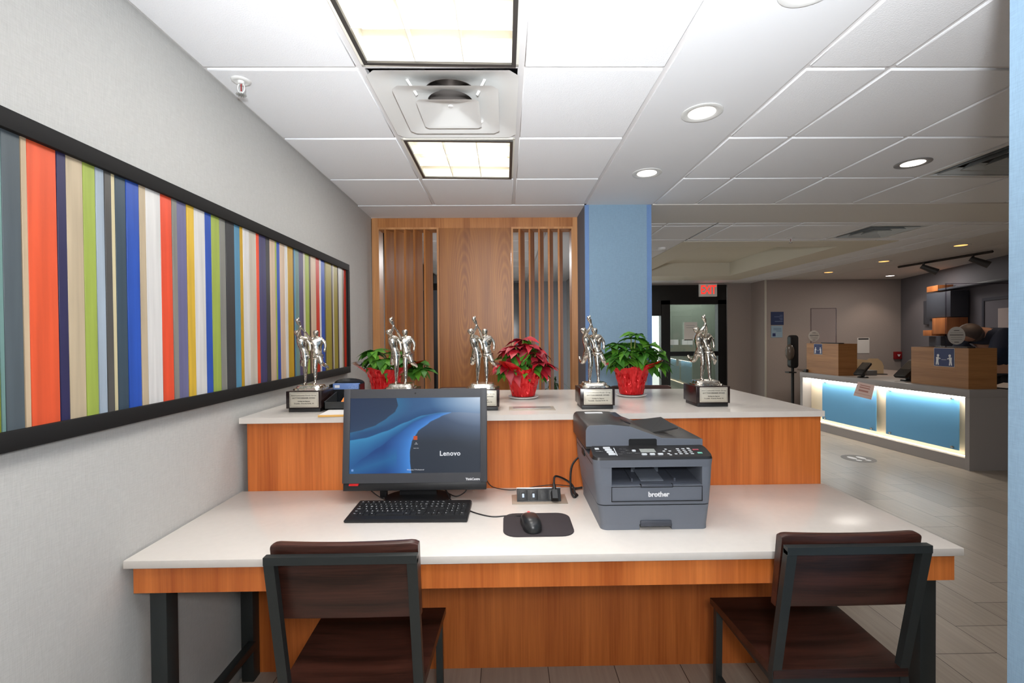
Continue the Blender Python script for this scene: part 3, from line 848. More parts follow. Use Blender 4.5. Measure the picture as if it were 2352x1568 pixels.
# ------------------------------------------------------------------ printer
PXL, PFY = .296, 1.495
t = thing('printer', 'slate grey multifunction printer on the white desk', 'printer', (0, 0, DZ))
def rr(x0, y0, x1, y1, r): return rrect(x0, y0, x1, y1, r, 5)
def loft(g, secs):
    """skin between stacked outlines (same point count), capped"""
    R_ = [[g.v((x, y, z)) for x, y in pts] for pts, z in secs]
    n = len(R_[0])
    g.f(R_[0][::-1])
    for a, b in zip(R_, R_[1:]):
        for i in range(n): g.f([a[i], a[(i + 1) % n], b[(i + 1) % n], b[i]])
    g.f(R_[-1])
bx0, bx1, by1 = .284, .687, 1.875
# paper tray (lowest block) with a handle notch cut from its front
g = G()
def ring(z, inset, fy):
    return rr(bx0 + inset, fy, bx1 - inset * .6, by1 - .01, .022)
nz = .018
loft(g, [(ring(0, .028, PFY + .010), nz), (ring(0, .018, PFY + .004), .083)])
# underside feet either side of the notch
ang = [k * PI / 12 for k in range(7)]
g.prism([(.440, PFY + .0102), (.440, by1 - .02), (bx0 + .0283, by1 - .02)] + [(bx0 + .0283 + .022 - .022 * math.cos(a), PFY + .0102 + .022 - .022 * math.sin(a)) for a in ang], 'Z', .0, nz + .001)
g.prism([(bx1 - .017, by1 - .02), (.548, by1 - .02), (.548, PFY + .0102)] + [(bx1 - .017 - .022 + .022 * math.sin(a), PFY + .0102 + .022 - .022 * math.cos(a)) for a in ang], 'Z', .0, nz + .001)
g.box((.44, PFY + .05, 0.004), (.548, by1 - .03, nz + .001))
obj('paper_tray', g, PRN, t)
g = G(); g.box((.442, PFY + .0035, nz - .006), (.546, PFY + .03, nz + .014), .003); obj('tray_handle', g, mat('handle recess grey', rgb(64, 67, 76), .5), t)
g = G(); loft(g, [(ring(0, .020, PFY + .007), .083), (ring(0, .019, PFY + .006), .0865)]); obj('seam', g, GAP, t)
# main body: front built round the paper output opening
ox0, ox1, oz0, oz1 = .346, .646, .150, .211
g = G()
loft(g, [(ring(0, .017, PFY + .004), .0865), (ring(0, .010, PFY + .001), oz0)])
ym = PFY + .17
loft(g, [(rr(bx0 + .009, ym, bx1 - .006, by1, .004), oz0 - .001), (rr(bx0 + .003, ym, bx1 - .002, by1, .004), .246)])
def sideblock(xa, xb, left):
    o = []
    for z, ins in ((oz0 - .001, .010), (oz1 + .001, .004)):
        if left: pts = [(xb, PFY + .001), (xb, ym + .002), (bx0 + ins, ym + .002)] + [(bx0 + ins + .022 - .022 * math.cos(a), PFY + .001 + .022 - .022 * math.sin(a)) for a in [k * PI / 12 for k in range(7)]]
        else: pts = [(bx1 - ins * .6, ym + .002), (xa, ym + .002), (xa, PFY + .001)] + [(bx1 - ins * .6 - .022 + .022 * math.sin(a), PFY + .001 + .022 - .022 * math.cos(a)) for a in [k * PI / 12 for k in range(7)]]
        o.append((pts, z))
    loft(g, o)
sideblock(0, ox0, True); sideblock(ox1, 0, False)
loft(g, [(rr(bx0 + .004, PFY, bx1 - .002, by1 - .02, .024), oz1), (rr(bx0, PFY - .003, bx1, by1 - .02, .024), .236)])
obj('body', g, PRN, t)
# output bed: sloped shelf, ribs and paper stop
g = G(); g.hexa([(ox0, PFY + .012, oz0 - .001), (ox1, PFY + .012, oz0 - .001), (ox1, ym, oz0 - .001), (ox0, ym, oz0 - .001)], [(ox0, PFY + .012, oz0 + .001), (ox1, PFY + .012, oz0 + .001), (ox1, ym, oz0 + .024), (ox0, ym, oz0 + .024)])
for x in (.418, .562): g.hexa([(x, PFY + .03, oz0), (x + .006, PFY + .03, oz0), (x + .004, PFY + .12, oz0 + .01), (x, PFY + .12, oz0 + .01)], [(x, PFY + .03, oz0 + .015), (x + .006, PFY + .03, oz0 + .015), (x + .004, PFY + .12, oz0 + .022), (x, PFY + .12, oz0 + .022)])
obj('output_bed', g, mat('output bed grey', rgb(78, 82, 92), .5), t)
g = G(); g.hexa([(.450, PFY + .03, oz0 + .005), (.527, PFY + .03, oz0 + .005), (.522, PFY + .11, oz0 + .022), (.446, PFY + .11, oz0 + .022)], [(.450, PFY + .03, oz0 + .008), (.527, PFY + .03, oz0 + .008), (.522, PFY + .11, oz0 + .025), (.446, PFY + .11, oz0 + .025)]); g.box((.438, PFY + .105, oz0 + .014), (.452, PFY + .115, oz0 + .034)); g.box((.52, PFY + .105, oz0 + .014), (.534, PFY + .115, oz0 + .034)); obj('paper_stop', g, PRN, t)
# manual feed door
g = G(); 
def line(a, b, w=.0009):
    g.box((min(a[0], b[0]) - w, PFY + .0005, min(a[1], b[1]) - w), (max(a[0], b[0]) + w, PFY + .0125, max(a[1], b[1]) + w))
for a, b in (((.346, .146), (.443, .146)), ((.548, .146), (.646, .146)), ((.346, .098), (.346, .146)), ((.646, .098), (.646, .146)), ((.346, .098), (.646, .098)), ((.443, .146), (.443, .153)), ((.548, .146), (.548, .153)), ((.443, .144), (.548, .144))): line(a, b)
obj('door_seams', g, GAP, t)
g = G(); g.box((.444, PFY - .001, .1455), (.547, PFY + .01, .1535), .002); obj('door_latch', g, mat('latch grey', rgb(76, 80, 90), .45), t)
lettering('lettering', [('brother', .0225, .501, .1205, 'CENTER', .98, .0009)], at(0, PFY - .0004, 0), LETW, t)
g = G(); g.box((bx0 + .003, PFY + .03, .214), (bx1 - .001, by1 - .03, .2165)); obj('side_seam', g, GAP, t)
g = G(); g.box((bx0 - .0008, PFY + .17, .205), (bx0 + .006, PFY + .22, .226), .002); obj('side_grip', g, GAP, t)
# control panel, tilted
g = G(); cy0, cy1 = PFY - .003, PFY + .085
def cpz(y): return .243 + (y - cy0) / (cy1 - cy0) * .022
pts = rr(bx0, cy0, bx1, cy1, .024)
bot = [g.v((x, y, .236)) for x, y in pts]; tp = [g.v((x + (.004 if x < .5 else -.004) * (1 if abs(x - .49) > .17 else 0), max(y, cy0 + .004), cpz(max(y, cy0 + .004)))) for x, y in pts]
g.f(bot[::-1]); g.f(tp)
for i in range(len(pts)): g.f([bot[i], bot[(i + 1) % len(pts)], tp[(i + 1) % len(pts)], tp[i]])
cp = obj('control_panel', g, mat('control panel black', rgb(34, 33, 34), .35), t)
ca_ = math.atan2(.022, cy1 - cy0)
PMt = Matrix.Translation((0, cy0, .2433)) @ Matrix.Rotation(ca_, 4, 'X')
g = G(); g.M = PMt; g.box((.452, .034, .0002), (.503, .058, .0012)); obj('display', g, mat('lcd grey green', rgb(146, 150, 146), .25), cp, 0)
g = G(); g.M = PMt
for k in range(4): g.box((.334 + .003 * (3 - k) - .003, .017 + .0145 * k, .0002), (.358 + .003 * (3 - k) - .003, .0295 + .0145 * k, .003), .001)
g.box((.366, .016, 0), (.369, .068, .001))
for x in (.459, .486, .513): g.box((x - .009, .015, .0), (x + .009, .025, .003), .003)
g.box((.424, .040, 0), (.437, .050, .003), .003)
g.box((.302, .058, 0), (.316, .070, .0006))
for i in range(3):
    for j in range(4): g.box((.578 + .019 * i, .020 + .0115 * j, 0), (.588 + .019 * i, .0245 + .0115 * j, .0012))
for x, y in ((.532, .042), (.552, .042), (.542, .055), (.542, .024), (.566, .022), (.546, .016), (.62, .06)): g.box((x - .004, y - .0025, 0), (x + .004, y + .0025, .001))
obj('buttons', g, mat('pale buttons', rgb(196, 200, 204), .45), cp)
g = G(); g.M = PMt; g.box((.632, .045, 0), (.652, .053, .002), .001); obj('stop_button', g, mat('stop red', rgb(150, 70, 80), .5), cp)
g = G(); g.M = PMt; g.box((.640, .022, 0), (.656, .031, .002), .001); obj('start_button', g, mat('start green', rgb(110, 180, 160), .5), cp)
lettering('lettering', [('brother', .008, .302, .046, 'LEFT'), ('Copy', .006, .374, .026, 'LEFT'), ('Fax  Scan', .006, .386, .060, 'LEFT'), ('Print', .006, .386, .040, 'LEFT'), ('Duplex', .006, .404, .032, 'LEFT'), ('MFC', .006, .404, .050, 'LEFT'), ('Options', .006, .430, .030, 'LEFT')], PMt @ Matrix.Translation((0, 0, .0006)), LETG, cp, 1)
# scanner lid and document feeder
sz0_, f0 = .264, PFY + .078
g = G(); g.prism([(bx0 - .008, .252), (bx1 - .006, .258), (bx1 - .006, .284), (.54, .289), (.43, .330), (.427, .333), (.36, .337), (bx0 + .004, .335), (bx0 - .004, .329), (bx0 - .008, .318)], 'Y', PFY + .082, by1 + .0, .003)
obj('document_feeder', g, [PRND], t)
g = G(); g.prism([(bx0 - .0082, .262), (.424, .262), (.424, .283), (.427, .287), (.518, .287), (.522, .283), (.522, .262), (bx1 - .0055, .262), (bx1 - .0055, .283), (.54, .2885), (.43, .3295), (.36, .3365), (bx0 + .006, .3345), (bx0 - .004, .327), (bx0 - .0082, .317)], 'Y', PFY + .0795, PFY + .086)
obj('feeder_front', g, PRN, t)
g = G(); g.box((.424, PFY + .0805, .262), (.522, PFY + .0825, .287)); obj('lid_recess', g, GAP, t, 0)
g = G(); g.hexa([(.522, 1.655, .284), (.626, 1.655, .303), (.620, 1.82, .312), (.492, 1.82, .298)], [(.522, 1.655, .290), (.626, 1.655, .309), (.620, 1.82, .318), (.492, 1.82, .304)]); obj('document_tray', g, mat('tray flap dark', rgb(52, 50, 48), .35), t)
g = G(); g.hexa([(.425, PFY + .16, .332), (.452, PFY + .16, .322), (.452, PFY + .20, .322), (.425, PFY + .20, .332)], [(.425, PFY + .16, .336), (.452, PFY + .16, .326), (.452, PFY + .20, .326), (.425, PFY + .20, .336)]); obj('feed_guide', g, BLKPL, t)
g = G(); g.box((.315, PFY + .318, .3362), (.385, PFY + .338, .3378)); lb = obj('sticker', g, LETW, t, 0)
g = G(); g.box((.415, PFY + .25, .333), (.445, PFY + .36, .3335)); obj('feeder_strip', g, mat('dark blue strip', rgb(36, 44, 58), .4), t, 0)

# ------------------------------------------------------------------ trophies
FIG = .001
for n_ in SILVER.node_tree.nodes:
    if n_.type == 'BUMP': n_.inputs['Distance'].default_value = .004
    if n_.type == 'TEX_NOISE' and n_.inputs['Scale'].default_value == 75: n_.inputs['Detail'].default_value = 1
A_v = [(-25, 8, 142, 17, 13), (-30, 9, 165, 15, 11), (-36, 8, 190, 19, 13), (-37, 4, 208, 17, 11), (-41, -2, 221, 7), (-47, -6, 231, 9, 10), (-52, -9, 243, 11, 12), (-54, -10, 252, 8, 9),
       (-46, -12, 214, 8), (-38, -34, 232, 6.5), (-26, -40, 252, 5), (-22, -42, 266, 5), (-22, -43, 273, 3.5),
       (-20, 16, 210, 8), (-6, 14, 190, 6.5), (-1, 8, 172, 4.8), (0, 4, 160, 5), (1, 2, 153, 3.4),
       (-20, 2, 130, 12), (-18, -6, 84, 8), (-20, -3, 62, 8), (-22, 0, 20, 4.5), (-23, 0, 5, 5), (-22, -16, 3, 4.2),
       (-34, 14, 130, 12), (-48, 28, 88, 8), (-52, 48, 92, 7), (-55, 72, 104, 4.5), (-56, 78, 116, 4)]
A_e = [(0, 1), (1, 2), (2, 3), (3, 4), (4, 5), (5, 6), (6, 7), (3, 8), (8, 9), (9, 10), (10, 11), (11, 12), (3, 13), (13, 14), (14, 15), (15, 16), (16, 17),
       (0, 18), (18, 19), (19, 20), (20, 21), (21, 22), (22, 23), (0, 24), (24, 25), (25, 26), (26, 27), (27, 28)]
B_v = [(21, 30, 140, 16, 13), (18, 34, 162, 14, 11), (16, 39, 188, 19, 13), (16, 41, 206, 17, 11), (14, 44, 220, 7), (12, 45, 230, 9, 10), (10, 46, 242, 10, 11), (9, 46, 252, 8, 9),
       (0, 35, 211, 8), (0, 12, 205, 6.5), (-4, -8, 226, 5), (-9, -24, 242, 4.6), (-11, -29, 249, 3.4),
       (36, 45, 210, 8), (53, 48, 188, 6.5), (55, 44, 168, 4.8), (53, 40, 155, 5), (52, 39, 148, 3.4),
       (17, 26, 128, 12), (18, 14, 82, 8), (19, 13, 60, 7.5), (20, 9, 20, 4.5), (20, 8, 5, 5), (19, -8, 3, 4.2),
       (32, 27, 128, 12), (46, 14, 98, 8), (52, 24, 90, 7), (62, 50, 80, 4.5), (64, 56, 70, 4)]
def scaled(V, o):
    fac = {0: 1.45, 1: 1.45, 2: 1.75, 3: 1.7, 4: 1.15, 5: 1.35, 6: 1.5, 7: 1.45}
    return [tuple(c * FIG for c in v[:3]) + tuple(c * FIG * fac.get(i, 1.25 if i < 18 else 1.4) for c in v[3:]) for i, v in enumerate(V)]
def make_trophy(label, x, y):
    t = thing('trophy', label, 'trophy', (x, y, KZ), 0, 'silver runner trophies on the counter')
    g = G(); g.box((-.078, -.07, .017), (.078, .08, .094), .0015); bs = obj('base', g, BASEW, t)
    g = G(); g.box((-.069, -.065, 0), (.071, .075, .0165), .001); obj('plinth', g, BLKPL, t)
    g = G(); g.box((-.062, -.0715, .022), (.066, -.0695, .090), .0005)
    pq = obj('plaque', g, PLQ, t)
    g = G(); b = (-.058, .062, .026, .086); w = .0006
    g.box((b[0], -.0722, b[2]), (b[1], -.0716, b[2] + w)); g.box((b[0], -.0722, b[3] - w), (b[1], -.0716, b[3])); g.box((b[0], -.0722, b[2]), (b[0] + w, -.0716, b[3])); g.box((b[1] - w, -.0722, b[2]), (b[1], -.0716, b[3]))
    obj('plaque_border', g, INK, pq, 0)
    lettering('lettering', [('InterContinental Hotels Group', .0088, .002, .0755, 'CENTER'), ('2017 TORCHBEARER AWARD', .0078, .002, .0635, 'CENTER', 1, .00015), ('Holiday Inn Express', .0068, .002, .0490, 'CENTER', 1, .00015), ('Troutville - Roanoke North, VA', .0068, .002, .0390, 'CENTER', 1, .00015)], at(0, -.0722, 0), INK, pq, 1)
    # rocky silver platform
    g = G(); n = 28; rows = []
    for (sx, sy, z, e) in ((.066, .058, .0945, 0), (.064, .056, .101, .001), (.056, .05, .102, .002), (.052, .046, .113, .003), (.047, .042, .116, .0015)):
        r = []
        for i in range(n):
            a = 2 * PI * i / n; c_, s_ = math.cos(a), math.sin(a); k = (abs(c_) ** 6 + abs(s_) ** 6) ** (-1 / 6.)
            nz_ = mnoise.noise(Vector((c_ * 2.5, s_ * 2.5, z * 90)))
            r.append(g.v((sx * c_ * k * (1 + e * 12 * nz_), .012 + sy * s_ * k * (1 + e * 12 * nz_), z + e * nz_)))
        rows.append(r)
    for a, b2 in zip(rows, rows[1:]):
        for i in range(n): g.f([a[i], a[(i + 1) % n], b2[(i + 1) % n], b2[i]])
    g.f(rows[0][::-1]); g.f(rows[-1])
    pl = obj('platform', g, SILVER, t)
    for V, E in ((A_v, A_e), (B_v, A_e)):
        f = skin('runner_figure', scaled(V, 0), E, SILVER, t, 2)
        sh = skin('shorts', [V_ for V_ in [tuple(c * FIG for c in (q[0], q[1], q[2] + dz, q[3] * 1.3 + 1.5, (q[4] if len(q) > 4 else q[3]) * 1.3 + 1.5)) for q, dz in ((V[0], 4), (V[0], -5), (V[18], -12), (V[24], -12))]], [(0, 1), (1, 2), (1, 3)], SILVER, t, 1); sh.location = (0, 0, .116)
        f.location = (0, 0, .116)
    g = G(); P = [Vector(q) * FIG + Vector((0, 0, .116)) for q in ((-6, -22, 236), (-14, -32, 252), (-22, -42, 268), (-27, -45, 280), (-31, -47, 288))]
    g.tube(P, [.0032, .0036, .0042, .0075, .009], 10); g.ball(P[-1] + Vector((-.003, -.001, .006)), .008, (1, 1, 1.25), 12, 8); g.ball(P[-1] + Vector((.003, 0, .012)), .005, (.8, .8, 1.6), 10, 6)
    obj('torch', g, SILVER, t)
    return t
tr = make_trophy('silver runner trophy on the counter beside the striped picture', -.902, 2.118)
LBLS = [(-.487, 2.13, 'silver runner trophy standing behind the computer screen, in front of the green leaves'), (-.108, 2.105, 'silver runner trophy beside the poinsettia with red leaves, its base half hidden by the computer'),
        (.411, 2.112, 'silver runner trophy on the counter behind the printer, in front of the blue column'), (.948, 2.145, 'silver runner trophy at the far counter corner, in front of the glass door')]
for x, y, l in LBLS: dup(tr, (x, y, KZ), l)

# ------------------------------------------------------------------ poinsettias
def leaf(g, p, az, pitch, L, W, droop, roll=0.0):
    """pointed leaf with midrib fold: p base, az heading, pitch above horizon"""
    prof = [(0, .05), (.12, .45), (.30, .92), (.42, 1.0), (.52, .78), (.62, .80), (.74, .52), (.88, .22), (1, 0)]
    M = Matrix.Translation(p) @ Matrix.Rotation(az, 4, 'Z') @ Matrix.Rotation(-pitch, 4, 'Y') @ Matrix.Rotation(roll, 4, 'X')
    mid, le, ri = [], [], []
    for s, w in prof:
        x = s * L; z = -droop * L * s * s; w_ = w * W / 2
        mid.append(g.v(M @ Vector((x, 0, z)))); 
        le.append(g.v(M @ Vector((x, w_, z + .22 * w_)))); ri.append(g.v(M @ Vector((x, -w_, z + .22 * w_))))
    for i in range(len(prof) - 1):
        g.f([mid[i], mid[i + 1], le[i + 1], le[i]]); g.f([mid[i + 1], mid[i], ri[i], ri[i + 1]])

def foil_pot(t, seed, ear=45, flare=.042, wide=1.0):
    rnd = random.Random(seed); n, m_ = 120, 30
    ph = [rnd.uniform(0, 6.28) for _ in range(8)]
    def surf(inner):
        rows = []
        for j in range(m_ + 1):
            v = j / m_; r_ = []
            for i in range(n):
                a = 2 * PI * i / n
                c = max(0, math.cos(2 * (a - math.radians(ear)))) ** 1.6
                top = .150 + .038 * c + .006 * math.sin(3 * a + ph[0]) + .004 * math.sin(7 * a + ph[1])
                z = v * top
                r = .061 + .026 * min(1, z / .125)
                fl = max(0, (z - .112) / .055)
                r += fl ** 1.25 * (flare * (.5 + .9 * c)) * wide
                k = .35 + .65 * min(1, v * 2)
                r += k * (.0022 * math.sin(15 * a + ph[2] + 2 * v) + .0018 * math.sin(23 * a + ph[3] - 3 * v) + .0012 * math.sin(37 * a + ph[4] + 5 * v))
                r += .0045 * mnoise.noise(Vector((math.cos(a) * 4, math.sin(a) * 4, z * 45 + seed * 3))) + .003 * mnoise.noise(Vector((math.cos(a) * 11, math.sin(a) * 11, z * 110 + seed)))
                if inner: r -= .0012
                r_.append((r * math.cos(a), r * math.sin(a), z + .002))
            rows.append(r_)
        return rows
    g = G(); O = [[g.v(p) for p in r] for r in surf(False)]; I = [[g.v(p) for p in r] for r in surf(True)]
    for a, b in zip(O, O[1:]):
        for i in range(n): g.m(0).f([a[i], a[(i + 1) % n], b[(i + 1) % n], b[i]])
    for a, b in zip(I, I[1:]):
        for i in range(n): g.m(1).f([a[i], b[i], b[(i + 1) % n], a[(i + 1) % n]])
    for i in range(n): g.m(1).f([O[-1][i], O[-1][(i + 1) % n], I[-1][(i + 1) % n], I[-1][i]])
    g.m(0).f(O[0][::-1])
    obj('foil_wrap', g, [FOILR, FOILS], t, 50)
    g = G(); g.lathe([(.045, .10), (.076, .128), (.0, .132)], 24, cap=False); obj('soil', g, SOIL, t)

def plant(label, x, y, seed, heads, ear, red=0.0, low=.13, leafL=.085, front_green=False, wide=1.0):
    t = thing('potted_poinsettia', label, 'potted plant', (x, y, KZ + .012), 0, 'poinsettias in red foil on the counter')
    foil_pot(t, seed, ear, wide=wide)
    rnd = random.Random(seed + 50)
    gs = G(); gl = G(); gr = G()
    for (hx, hy, hz) in heads:
        b = Vector((hx * .25, hy * .25, .10)); e = Vector((hx, hy, hz))
        mid = b.lerp(e, .5) + Vector((0, 0, .012))
        path = curve_pts([b, mid, e], 4)
        gs.tube(path, .0032, 6)
        nt_ = rnd.randint(7, 9); a0 = rnd.uniform(0, 6)
        for k in range(nt_):
            az = a0 + 2 * PI * k / nt_ + rnd.uniform(-.25, .25)
            isred = rnd.random() < red * 1.3
            L = leafL * rnd.uniform(.75, 1.15)
            out = math.cos(az - math.atan2(hy, hx)) if abs(hx) + abs(hy) > .01 else 0
            tgt = gr if isred else gl
            tgt.m(0 if rnd.random() < .65 else 1)
            leaf(tgt, e + Vector((0, 0, rnd.uniform(-.004, .004))), az, rnd.uniform(-.1, .30) - .2 * max(0, out), L, L * rnd.uniform(.5, .62), rnd.uniform(.25, .55), rnd.uniform(-.3, .3))
        for k in range(7):
            s = rnd.uniform(.45, .92); p = path[min(len(path) - 1, int(s * len(path)))]
            az = math.atan2(hy, hx) + rnd.uniform(-1.5, 1.5); L = leafL * rnd.uniform(.7, 1.1)
            tgt = gr if (rnd.random() < red * .55) else gl
            tgt.m(0 if rnd.random() < .6 else 1)
            leaf(tgt, p + Vector((.012 * math.cos(az), .012 * math.sin(az), 0)), az, rnd.uniform(-.75, .0), L, L * .58, rnd.uniform(.2, .6), rnd.uniform(-.4, .4))
    if front_green:
        for k in range(16):
            az = -PI / 2 + rnd.uniform(-.8, .8); p = Vector((.045 * math.cos(az) + rnd.uniform(-.02, .02), .045 * math.sin(az), rnd.uniform(.14, .225)))
            gl.m(k % 2); leaf(gl, p, az, rnd.uniform(-.9, -.1), .075, .046, .35, rnd.uniform(-.3, .3))
    gs.m(0); obj('stems', gs, STEM, t)
    obj('leaves', gl, [LEAF, LEAF2], t, 60)
    if red > .01: obj('red_leaves', gr, [BRACT, mat('bright red bract', rgb(168, 22, 38), .5, var=.3, scale=30)], t, 60)
    else: gr.bm.free()
    g = G(); g.lathe([(.055, 0), (.074, .004), (.082, .011), (.080, .012), (.072, .007), (.0, .006)], 40, cap=False)
    s = obj('plant_saucer', g, WHITEPL, None, 50, (x, y, KZ + .0005))
    return t, s
H1 = [(-.05, -.03, .245), (.12, -.05, .20), (.05, .03, .23), (.17, .02, .18), (-.09, .04, .235), (.21, -.03, .15), (.0, -.05, .20)]
_, s = plant('green-leaved poinsettia in red foil, half hidden behind a trophy and the computer', -.655, 2.49, 3, H1, 165, 0, leafL=.088, wide=1.5)
tag(s, 'white saucer under the plant half hidden behind the computer', 'saucer', 'saucers under the poinsettias')
H2 = [(0, .0, .30), (.03, -.05, .27), (-.04, -.05, .265), (-.07, -.03, .24), (.075, -.03, .235), (-.105, -.01, .17), (.105, -.03, .16), (0, .09, .26), (.06, .07, .25), (-.06, .06, .25), (.09, -.06, .18), (-.09, -.06, .16)]
_, s = plant('poinsettia with dark red and green leaves in red foil in front of the oak screen', .093, 2.44, 11, H2, 50, .80, leafL=.09, front_green=True)
tag(s, 'white saucer under the poinsettia with red leaves', 'saucer', 'saucers under the poinsettias')
H3 = [(.02, -.02, .325), (0, 0, .30), (-.10, -.02, .262), (.09, -.02, .265), (.14, 0, .225), (-.13, .02, .215), (0, .10, .27), (.06, .06, .27), (-.05, .06, .27), (-.05, -.08, .235), (.05, -.08, .23), (.13, -.06, .17), (-.1, -.08, .20)]
_, s = plant('bushy green-leaved poinsettia in red foil in front of the blue column and door', .683, 2.475, 23, H3, 150, 0, leafL=.088)
tag(s, 'white saucer under the bushy green plant near the blue column', 'saucer', 'saucers under the poinsettias')

# ------------------------------------------------------------------ other things on the counter
t = thing('cable_outlet', 'flush brushed metal cable flap let into the white countertop', 'cable outlet', (.118, 2.085, KZ))
g = G(); g.box((-.104, -.053, .0002), (.104, .053, .002), .0006); obj('plate', g, ALUP, t)
g = G(); g.box((-.088, -.022, .002), (.088, .045, .0034), .0006); obj('flap', g, mat('satin flap', rgb(206, 204, 200), .3, .7), t)
g = G(); g.M = Matrix.Translation((-.70, 2.0, KZ)) @ Matrix.Rotation(math.radians(4), 4, 'Z'); g.m(0).box((-.09, -.082, .0005), (.12, .12, .009), .0008)
g.m(1).box((-.086, -.08, .009), (.118, .118, .0105))
tag(obj('envelope_stack', g, [mat('manila paper', rgb(232, 180, 96), .8), PAPER]), 'stack of manila envelopes with white sheet under the black desk organiser', 'envelopes')
t = thing('desk_organizer', 'black desk organiser with an upright holder beside the trophy by the striped picture', 'organiser', (-.70, 2.045, KZ + .011))
ORG = mat('organiser black', rgb(40, 42, 43), .45)
g = G(); g.box((-.112, .0, 0), (.06, .15, .004)); g.box((-.112, .0, 0), (.06, .005, .034)); g.hexa([(-.112, 0, 0), (-.107, 0, 0), (-.107, .15, 0), (-.112, .15, 0)], [(-.112, 0, .034), (-.107, 0, .034), (-.107, .15, .062), (-.112, .15, .062)])
g.box((.055, 0, 0), (.06, .15, .034)); obj('tray', g, ORG, t)
g = G(); g.box((-.150, .158, -.009), (-.002, .164, .072)); g.box((-.150, .164, -.009), (-.145, .235, .095)); g.box((-.007, .164, -.009), (-.002, .235, .095))
arc = [(-.002, -.009), (-.002, .095)] + [(-.076 + .074 * math.cos(a), .095 + .024 * math.sin(a)) for a in [k * PI / 16 for k in range(1, 16)]] + [(-.150, .095), (-.150, -.009)]
g.prism(arc, 'Y', .231, .237); obj('holder', g, mat('organiser gloss black', rgb(26, 28, 31), .22), t)
t2 = thing('card_box', 'small blue box with a white label standing in the black organiser', 'card box', (-.777, 2.238, KZ + .004))
g = G(); g.box((-.062, -.012, .0), (.062, .014, .104), .001); obj('box', g, mat('blue card', rgb(104, 134, 192), .5), t2)
g = G(); g.box((-.053, -.0128, .084), (-.029, -.0118, .097)); obj('label_patch', g, LETW, t2, 0)
g = G()
for cx, cz, r in ((.022, .086, .007), (.04, .090, .009), (.034, .082, .006), (.052, .084, .006)):
    for k in range(16):
        a, b = 2 * PI * k / 16, 2 * PI * (k + 1) / 16
        g.quad(*[(cx + rr_ * math.cos(q), -.0125, cz + rr_ * math.sin(q)) for rr_, q in ((r, a), (r, b), (r - .0008, b), (r - .0008, a))])
obj('circle_print', g, mat('pale blue print', rgb(160, 188, 226), .5), t2, -1)
g = G(); g.M = Matrix.Translation((-.70, 2.10, KZ + .024)) @ Matrix.Rotation(math.radians(24), 4, 'X'); g.box((-.05, -.022, .0), (.05, .03, .022), .002)
tag(obj('sticky_notes', g, mat('orange paper', rgb(255, 150, 70), .7)), 'orange pad of sticky notes in the black organiser tray', 'sticky notes')

# ------------------------------------------------------------------ ceiling fittings
DARKMET = mat('dark troffer edge', rgb(96, 94, 92), .4, .6)
LOUV = mat('semi specular louver', rgb(226, 222, 212), .4, .1)
HOUSE = mat('troffer enamel', rgb(240, 236, 224), .55)
def make_troffer(label, x, y, s=.297, ajar=0.0):
    t = thing('ceiling_light', label, 'ceiling light', (x, y, H), 0, 'square fluorescent ceiling lights')
    g = G(); e = s - .004
    g.box((-e, -e, .10), (e, e, .115)); 
    for a, b in (((-e, -e), (-e + .012, e)), ((e - .012, -e), (e, e)), ((-e, -e), (e, -e + .012)), ((-e, e - .012), (e, e))): g.box((a[0], a[1], .002), (b[0], b[1], .10))
    obj('housing', g, HOUSE, t)
    for k in (-1, 0, 1):
        g = G(); g.tube([(-.255, k * .17, .075), (.255, k * .17, .075)], .0135, 12); obj('lamp', g, TUBE, t)
    MJ = Matrix.Translation((0, e - .012, .0)) @ Matrix.Rotation(ajar, 4, 'Y') @ Matrix.Translation((0, -(e - .012), 0))
    g = G(); g.M = MJ; w = .016; q = e - .010
    for a, b in (((-q, -q), (-q + w, q)), ((q - w, -q), (q, q)), ((-q + w, -q), (q - w, -q + w)), ((-q + w, q - w), (q - w, q))): g.box((a[0], a[1], -.004), (b[0], b[1], .010), .001, 1)
    obj('door_frame', g, DARKMET, t)
    g = G(); g.M = MJ; r = q - w
    for k in (-1, 1):
        c = k * r / 3
        g.box((c - .0012, -r, .004), (c + .0012, r, .050)); g.hexa([(-r, c - .001, .004), (r, c - .001, .004), (r, c + .001, .004), (-r, c + .001, .004)], [(-r, c - .012, .050), (r, c - .012, .050), (r, c + .012, .050), (-r, c + .012, .050)])
    for k in (-1, 1): g.hexa([(-r, k * r - .001, .004), (r, k * r - .001, .004), (r, k * r + .001, .004), (-r, k * r + .001, .004)], [(-r, k * r - .006, .05), (r, k * r - .006, .05), (r, k * r + .006, .05), (-r, k * r + .006, .05)])
    obj('louver', g, LOUV, t)
    return t
tl = make_troffer('square fluorescent ceiling light over the desk, cut by the top of the photo', -.235, 1.439, ajar=math.radians(.8))
dup(tl, (-.235, 2.659, H), 'square fluorescent ceiling light beyond the square air diffuser')
dup(tl, (-.235, .223, H), 'square fluorescent ceiling light above the photographer')
dup(tl, (-.235, 5.76, H), 'square fluorescent ceiling light in the room behind the oak screen')

